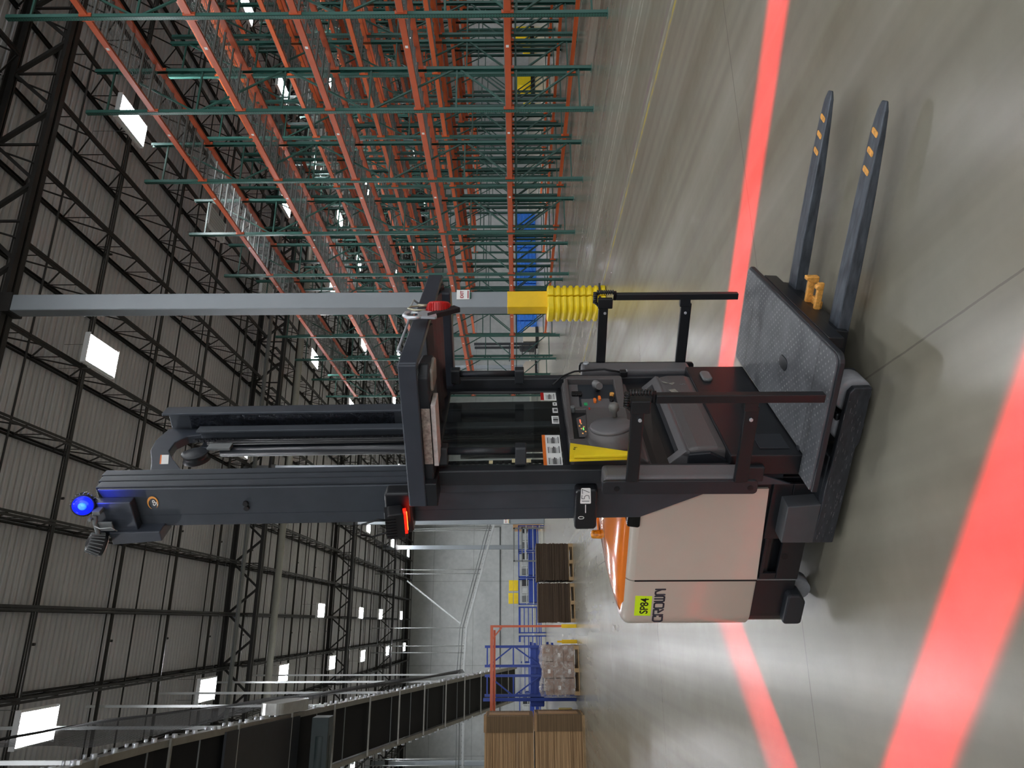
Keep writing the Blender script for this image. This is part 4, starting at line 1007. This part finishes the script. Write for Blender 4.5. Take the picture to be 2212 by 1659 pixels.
board_stack('cardboard_stack', (-4.7, 19.42, 0), 2.47, 1.15, 1.27, 1.22, m_stackl, 'large tan stack of flattened cardboard resting on top of the lower one', dark=.34, flaps=True, n=60)
e = empty('wrapped_pallet_load', (-1.85, 20.6, 0)); tag(e, 'pallet of brown cartons wrapped in clear torn stretch film', 'pallet load')
pallet(e, 0, 1.25, 0, 1.1)
random.seed(11)
cols_ = 3
for zi in range(3):
    for xi in range(cols_):
        if zi == 2 and xi == 0: hgt = .2
        else: hgt = .27
        for yi in range(2):
            x0 = .02+xi*.41; y0 = .02+yi*.53; z = .145+zi*.275; j = random.uniform(-.01, .01)
            o = MB().box(x0+j, x0+.40+j, y0+j, y0+.51, z, z+hgt).build('carton', mat('brown carton', '8f7566', .75, var=.1, vs=5), e, .008)
            if yi == 0 and (xi+zi) % 2: MB().box(x0+.12, x0+.22, y0+j-.002, y0+j, z+.08, z+.15).build('paper_label', m_white, o)
b = MB(); NX, NZ = 22, 14
def wrp(s, t):
    x = -.02+1.29*s; z = .12+t*.92; return (x, -.03-.02*math.sin(s*23+t*9)*math.cos(t*17)-.02*random.random(), z+(.05*math.sin(s*9) if t > .9 else 0))
V = [wrp(i/NX, j/NZ) for i in range(NX+1) for j in range(NZ+1)]
b.add(V, [(i*(NZ+1)+j, (i+1)*(NZ+1)+j, (i+1)*(NZ+1)+j+1, i*(NZ+1)+j+1) for i in range(NX) for j in range(NZ)], True)
V = [(-.02+1.29*i/NX, -.03+1.15*j/8, 1.0+.05*math.sin(i*1.7+j)*math.cos(j*2.1)+.04*math.sin(i*.5)) for i in range(NX+1) for j in range(9)]
b.add(V, [(i*9+j, (i+1)*9+j, (i+1)*9+j+1, i*9+j+1) for i in range(NX) for j in range(8)], True)
b.build('stretch_film', m_wrap, e)

# ================================================================== ORANGE GOALPOST, BLUE FLOW RACK
e = empty('orange_barrier_frame', (-.10, 21.15, 0)); tag(e, 'thin orange steel goalpost frame with yellow feet beside the dark cardboard stack', 'barrier frame')
MB().box(-.03, .03, -.03, .03, .35, 2.42).build('post', m_org, e); MB().box(-3.2, -.03, -.03, .03, 2.34, 2.42).box(-3.2, -.1, .25, .31, 2.28, 2.34).build('crossbar', m_org, e)
MB().bar((-.03, 0, 2.1), (-.33, 0, 2.36), .04, .04).build('knee_brace', m_org, e)
MB().box(-.05, .05, -.05, .05, 0, .42).build('post_foot', m_yelp, e, .01); MB().box(-.46, -.36, -.1, 0, 0, .42).build('post_foot', m_yelp, e, .01); MB().box(-.435, -.385, -.08, -.02, .42, .55).build('stub', m_yelp, e)
e = empty('blue_flow_rack', (-1.96, 21.9, 0)); tag(e, 'tall blue steel flow rack with braced end frames behind the wrapped pallet', 'flow rack')
for x0, x1, dg in ((0, .52, 0), (.78, 1.30, 1)):
    b = MB(); 
    for z0, z1, s in ((.1, .95, 1), (1.0, 1.75, 0), (1.8, 2.5, 1)):
        xa, xb = (x0, x1) if (s+dg) % 2 else (x1, x0); b.bar((xa, 0, z0), (xb, 0, z1), .04, .04); b.bar((x0, 0, z1+.03), (x1, 0, z1+.03), .04, .04)
    fr = b.build('end_frame', m_blue, e)
    for x in (x0, x1): MB().box(x-.035, x+.035, -.04, .04, 0, 2.6).build('post', m_bpost, fr)
MB().box(-.15, -.06, -.05, .05, 0, 2.64).build('thick_post', m_bpost, e, .005)
for z in (.62, 1.12, 1.46):
    for yy, dz in ((.03, 0), (.9, .1)): MB().box(0, 1.4, yy, yy+.045, z+dz, z+dz+.07).build('shelf_rail', m_blue if z < 1.4 else m_lgt, e)
MB().box(-.3, 1.3, .05, 1.1, .9, 1.3).build('tote_body', mat('blue tote', '21409a', .5), e, .03)
MB().box(-.9, -.35, -.1, .3, .12, .5).build('yellow_barrier', m_yelp, e, .02)

# ================================================================== SORTING LINE (far left middle distance)
def sort_table(x, y, wdt, kind, label):
    e = empty('sorting_table', (x, y, 0)); tag(e, label, 'sorting table', 'sorting tables')
    b = MB()
    for xx in (0, wdt-.06):
        for yy in (0, .9): b.box(xx, xx+.06, yy, yy+.06, 0, 1.55)
    b.box(0, wdt, 0, .06, .35, .41).box(0, wdt, 0, .06, 1.5, 1.56).box(0, wdt, .9, .96, 1.5, 1.56).box(0, .06, 0, .96, 1.5, 1.56).box(wdt-.06, wdt, 0, .96, 1.5, 1.56); b.build('frame', m_blue, e)
    for k in range(6 if kind else 3):
        z = .25+k*(.24 if kind else .4)
        s = MB().box(.02, wdt-.02, -.03, .0, z, z+.05).build('rail', m_blue if kind else m_lgt, e)
        if kind: MB().box(.05, wdt-.05, .2, .8, z-.02, z).build('shelf', m_lgt, s)
    if not kind:
        MB().box(.1, wdt-.1, .05, .8, .45, .95).build('chute', mat('blue tote', '21409a'), e, .04)
        for k in range(3): MB().box(.15+k*.45, .5+k*.45, .1, .5, 1.0, 1.35).build('grey_tote', [m_gry, m_lgt, m_dark][k], e, .02)
    return e
TL = ['blue and grey sorting table partly behind the grey column left of the mast', 'blue sorting table with grey totes above the nearer dark cardboard stack', 'blue sorting table with grey totes above the join of the dark stacks',
      'blue slatted sorting table above the second dark cardboard stack', 'blue slatted sorting table just beside the orange frame', 'blue slatted sorting table behind the blue flow rack', 'blue sorting table leftmost, behind the blue flow rack']
for k, (x, kd) in enumerate(((4.1, 0), (2.55, 0), (1.0, 0), (-.6, 1), (-2.2, 1), (-3.8, 1), (-5.4, 0))): sort_table(x, 43.5, 1.48, kd, TL[k])
e = empty('grey_gantry', (3.4, 43.0, 0)); tag(e, 'grey steel gantry frame over the sorting tables beside the column', 'gantry')
MB().box(0, .08, 0, .08, 0, 1.85).box(1.9, 1.98, 0, .08, 0, 1.85).box(0, 1.98, 0, .08, 1.77, 1.85).box(0, 1.98, 0, .08, 1.3, 1.36).build('frame', m_gry, e); MB().box(.1, 1.9, .02, .06, 1.1, 1.18).build('sign_rail', m_lgt, e)
for i, (x, z, lab) in enumerate(((1.05, 1.57, 'yellow tote standing on the sorting line, lower of the left pair'), (1.05, 1.88, 'yellow tote standing on the sorting line, upper of the left pair'), (1.78, 1.57, 'yellow tote standing on the sorting line, lower of the right pair'), (1.78, 1.85, 'yellow tote standing on the sorting line, upper of the right pair'))):
    b = MB().box(x, x+.6, 43.6, 44.1, z, z+.27)
    for k in range(5): b.box(x+.05+k*.11, x+.08+k*.11, 43.58, 43.6, z+.03, z+.24)
    tag(b.build('yellow_tote', m_yel, None, .02), lab, 'tote', 'yellow totes on the sorting line')
tag(MB().box(6.1, 7.3, 50, 51, 0, 1.9).build('carton_pile', m_card, None, .02), 'tan carton pile on the floor behind the grey column', 'carton')

# ================================================================== OVERHEAD RUN ALONG THE FAR WALL
e = empty('overhead_conveyor', (0, 55, 0)); tag(e, 'thin pale overhead conveyor on rods before the far concrete wall, dropping toward the mast', 'overhead conveyor')
pth = [(11, 2.3), (7.7, 3.24), (-.35, 5.38), (-3.2, 5.53), (-14, 5.45)]
b = MB()
for dy in (0, .55):
    for (xa, za), (xb, zb) in zip(pth, pth[1:]): b.bar((xa, dy, za), (xb, dy, zb), .05, .14)
b.build('side_rail', m_lgt, e)
b = MB()
for (xa, za), (xb, zb) in zip(pth, pth[1:]):
    n = int(abs(xb-xa)/.35)
    for k in range(n): t = k/n; x, z = xa+(xb-xa)*t, za+(zb-za)*t; b.box(x-.03, x+.03, 0, .55, z+.07, z+.1)
b.build('roller', m_gry, e)
for x in (6.85, 6.7, 3.8, 3.5, -.35, -1.6, -2.06, -9, -9.4):
    z = 5.4 if x < 0 else 3.24+(7.7-x)*.266
    MB().cyl((x, .2, z), (x, .2, 12.3), .035, 6).build('hanger_rod', m_lgt, e)
MB().bar((3.0, .3, 9.9), (-.3, .3, 5.5), .1, .1).build('diagonal_brace', m_lgt, e)
MB().tube([(x, -.15, z+.45) for x, z in pth], .03, 6).tube([(x, -.05, z+.25) for x, z in pth], .04, 6).build('cable_bundle', m_gry, e)
tag(MB().cyl((9.0, 71.3, 3.27), (9.0, 71.3, 11.8), .05, 6).build('wall_riser', m_lgt), 'pale vertical conduit on the far wall above the column', 'conduit')

# ================================================================== INCLINE CONVEYOR (upper left)
e = empty('incline_conveyor', (-2.0, 0, 0)); tag(e, 'long black incline conveyor hung on white rods, climbing toward the roof at the left', 'conveyor')
CP = [(36.5, 1.75), (33.4, 2.62), (18.9, 6.68), (13.9, 8.05), (12.4, 8.25), (4.5, 8.3)]
def cz(y):
    for (ya, za), (yb, zb) in zip(CP, CP[1:]):
        if yb <= y <= ya: return za+(zb-za)*(y-ya)/(yb-ya)
    return CP[0][1] if y > CP[0][0] else CP[-1][1]
b = MB()
for (ya, za), (yb, zb) in zip(CP, CP[1:]): b.bar((-.7, ya, za+.1), (-.7, yb, zb+.1), 1.3, .16)
b.build('belt_bed', m_belt, e)
for sx in (0, -1.4):
    b = MB()
    for (ya, za), (yb, zb) in zip(CP, CP[1:]): b.bar((sx, ya, za+.05), (sx, yb, zb+.05), .05, .22); b.bar((sx-.03, ya, za-.07), (sx-.03, yb, zb-.07), .12, .02)
    b.build('side_frame', mat('galvanised side frame', '8e8b84', .4, metal=.5), e)
    if sx == 0: bsrc = MB().cyl((-.02, 0, -.02), (.1, 0, -.02), .05, 8).cyl((-.02, 0, -.02), (-.02, 0, .12), .015, 6).cyl((0, 0, .12), (.09, 0, .12), .03, 6)
    y = 33.0; b0 = None
    for k in range(49):
        if b0 is None: b0 = (bsrc if sx == 0 else MB().cyl((-.15, 0, -.02), (.0, 0, -.02), .05, 8).cyl((-.02, 0, -.02), (-.02, 0, .12), .015, 6)).build('roller_bearing', m_chrome, e); o = b0
        else: o = b0.copy(); col.objects.link(o)
        o.location = (sx, y, cz(y)); y -= .52
y = 35.0
while y > 5: MB().bar((0.05, y, cz(y)-.1), (-1.45, y, cz(y)-.1), .06, .04).build('cross_strut', mat('galvanised side frame', '8e8b84'), e); y -= 1.9
y = 34.1
while y > 5: MB().bar((0, y, cz(y)-.06), (-1.4, y, cz(y)-.06), .025, .02).build('return_rod', m_gry, e); y -= 1.37
for y in (11.7, 15.4, 19.25, 22.7, 26.75, 30.2): 
    for x in (.06, -1.46): MB().box(x-.03, x+.03, y-.03, y+.03, cz(y)-.12, 12.4).build('hanger_strut', mat('white strut', 'd8dcdc', .35, var=.03), e)
MB().prism(rpoly([(17.3, 6.95), (18.6, 6.58), (18.6, 7.2), (17.3, 7.5)], .2, 5), 'yz', .06, .3).build('drive_guard', mat('clear grey cover', 'a8a8a4', .25, metal=.2), e)
MB().box(-1.3, -.1, 18.3, 18.75, 6.1, 6.5).cyl((-1.2, 18.5, 6.3), (-.5, 18.5, 6.3), .22, 16).build('drive_motor', mat('dark green motor', '1c2a2a', .5), e, .01)
MB().box(-1.35, -.05, 15.6, 18.2, 6.75, 6.8).map(lambda x, y, z: (x, y, z+(18.2-y)*.275)).build('belly_pan', m_dark, e)
NT_ = [(30, .45, .15), (27, .65, .35), (25, .8, .5), (22.5, 1.0, .6), (20.5, 1.2, .6), (19, 1.6, .55), (17.5, 2.1, .45), (15.5, 2.5, .2), (13.5, 2.4, .12), (12.2, 2.2, .1)]
b = MB(); V = []; n = 8
for i, (y, tp_, bt) in enumerate(NT_):
    for j in range(n+1):
        t = j/n; V.append((.14+.10*math.sin(t*PI)+.04*math.sin(i*2.3+t*5), y, cz(y)+bt+(tp_-bt)*t))
b.add(V, [(i*(n+1)+j, (i+1)*(n+1)+j, (i+1)*(n+1)+j+1, i*(n+1)+j+1) for i in range(len(NT_)-1) for j in range(n)], True)
o = b.build('safety_net', m_net, e); o['label'] = 'black safety net draped along the conveyor side'
b = MB(); b.tube([(.14, y, cz(y)+tp_) for y, tp_, bt in NT_], .025, 6); b.build('net_rope', m_ink, e)

# ================================================================== THINGS BEYOND THE RACKS
def crate_stack(x, y, h, lab, m=None, nm='crate_stack'):
    e = empty(nm, (x, y, 0)); tag(e, lab, 'crate stack', 'blue crate stacks')
    n = 5
    for k in range(n):
        b = MB().box(0, .95, 0, .8, .02+k*h/n, .02+(k+.86)*h/n).box(-.02, .97, -.02, .82, .02+(k+.8)*h/n, .02+(k+.95)*h/n); b.build('crate', m or m_bluel, e)
for k in range(10): crate_stack(20.9+k*1.05, 50, 1.55+.08*math.sin(k*2), 'stack of bright blue crates seen through the racks, %s from the grey column' % ORD(k+1))
def bg_truck(x, y, label, flip=1):
    e = empty('parked_lift_truck', (x, y, 0)); tag(e, label, 'lift truck', None)
    MB().prism(rpoly([(0, .12), (1.1*flip, .12), (1.1*flip, .9), (.8*flip, 1.1), (0, 1.1)], .06, 4), 'xz', 0, .9).build('body', m_body, e)
    MB().box(*sorted((-.02*flip, 1.12*flip)), -.02, .92, .02, .22).build('skirt', m_black, e)
    for yy in (.05, .75): MB().box(*sorted((-.25*flip, -.08*flip)), yy, yy+.1, .05, 4.6).build('mast_rail', m_dark, e)
    MB().box(*sorted((-.3*flip, -1.2*flip)), 0, .9, 2.05, 2.12).build('overhead_guard', m_dark, e); MB().box(*sorted((-.3*flip, -1.2*flip)), 0, .9, .2, .28).build('platform', m_black, e)
    for z in (.6, 1.15): MB().box(*sorted((-.3*flip, -1.1*flip)), .0, .04, z, z+.06).build('side_gate', m_dark, e)
    MB().prism(rpoly([(-.3*flip, .3), (-.55*flip, .3), (-.5*flip, 1.3), (-.3*flip, 1.4)], .03, 3), 'xz', .1, .8).build('console', m_dark, e)
    MB().box(*sorted((-.9*flip, -2.1*flip)), .15, .27, .06, .12).build('fork', m_gry, e); MB().box(*sorted((-.9*flip, -2.1*flip)), .6, .72, .06, .12).build('fork', m_gry, e)
    MB().cyl((.6*flip, .45, 1.1), (.6*flip, .45, 1.25), .05, 10).build('beacon', m_amber, e)
bg_truck(19.0, 47, 'parked beige and black lift truck beyond the racks, just left of the near column')
bg_truck(17.2, 49.2, 'second parked black lift truck beyond the racks, half behind the windscreen frame')
for x, y, lab in ((45.5, 46, 'bright yellow machine stack far right beyond the racks, nearer the photo edge'), (40.5, 46, 'bright yellow machine stack far right beyond the racks, farther from the photo edge')):
    e = empty('yellow_machine', (x, y, 0)); tag(e, lab, 'machine'); MB().box(0, 1.0, 0, 1, .3, 1.6).box(-1.1, -.3, 0, 1, .3, .9).build('body', m_yel, e, .05); MB().box(-1.2, 1.1, .1, .9, 0, .3).build('base', m_black, e)
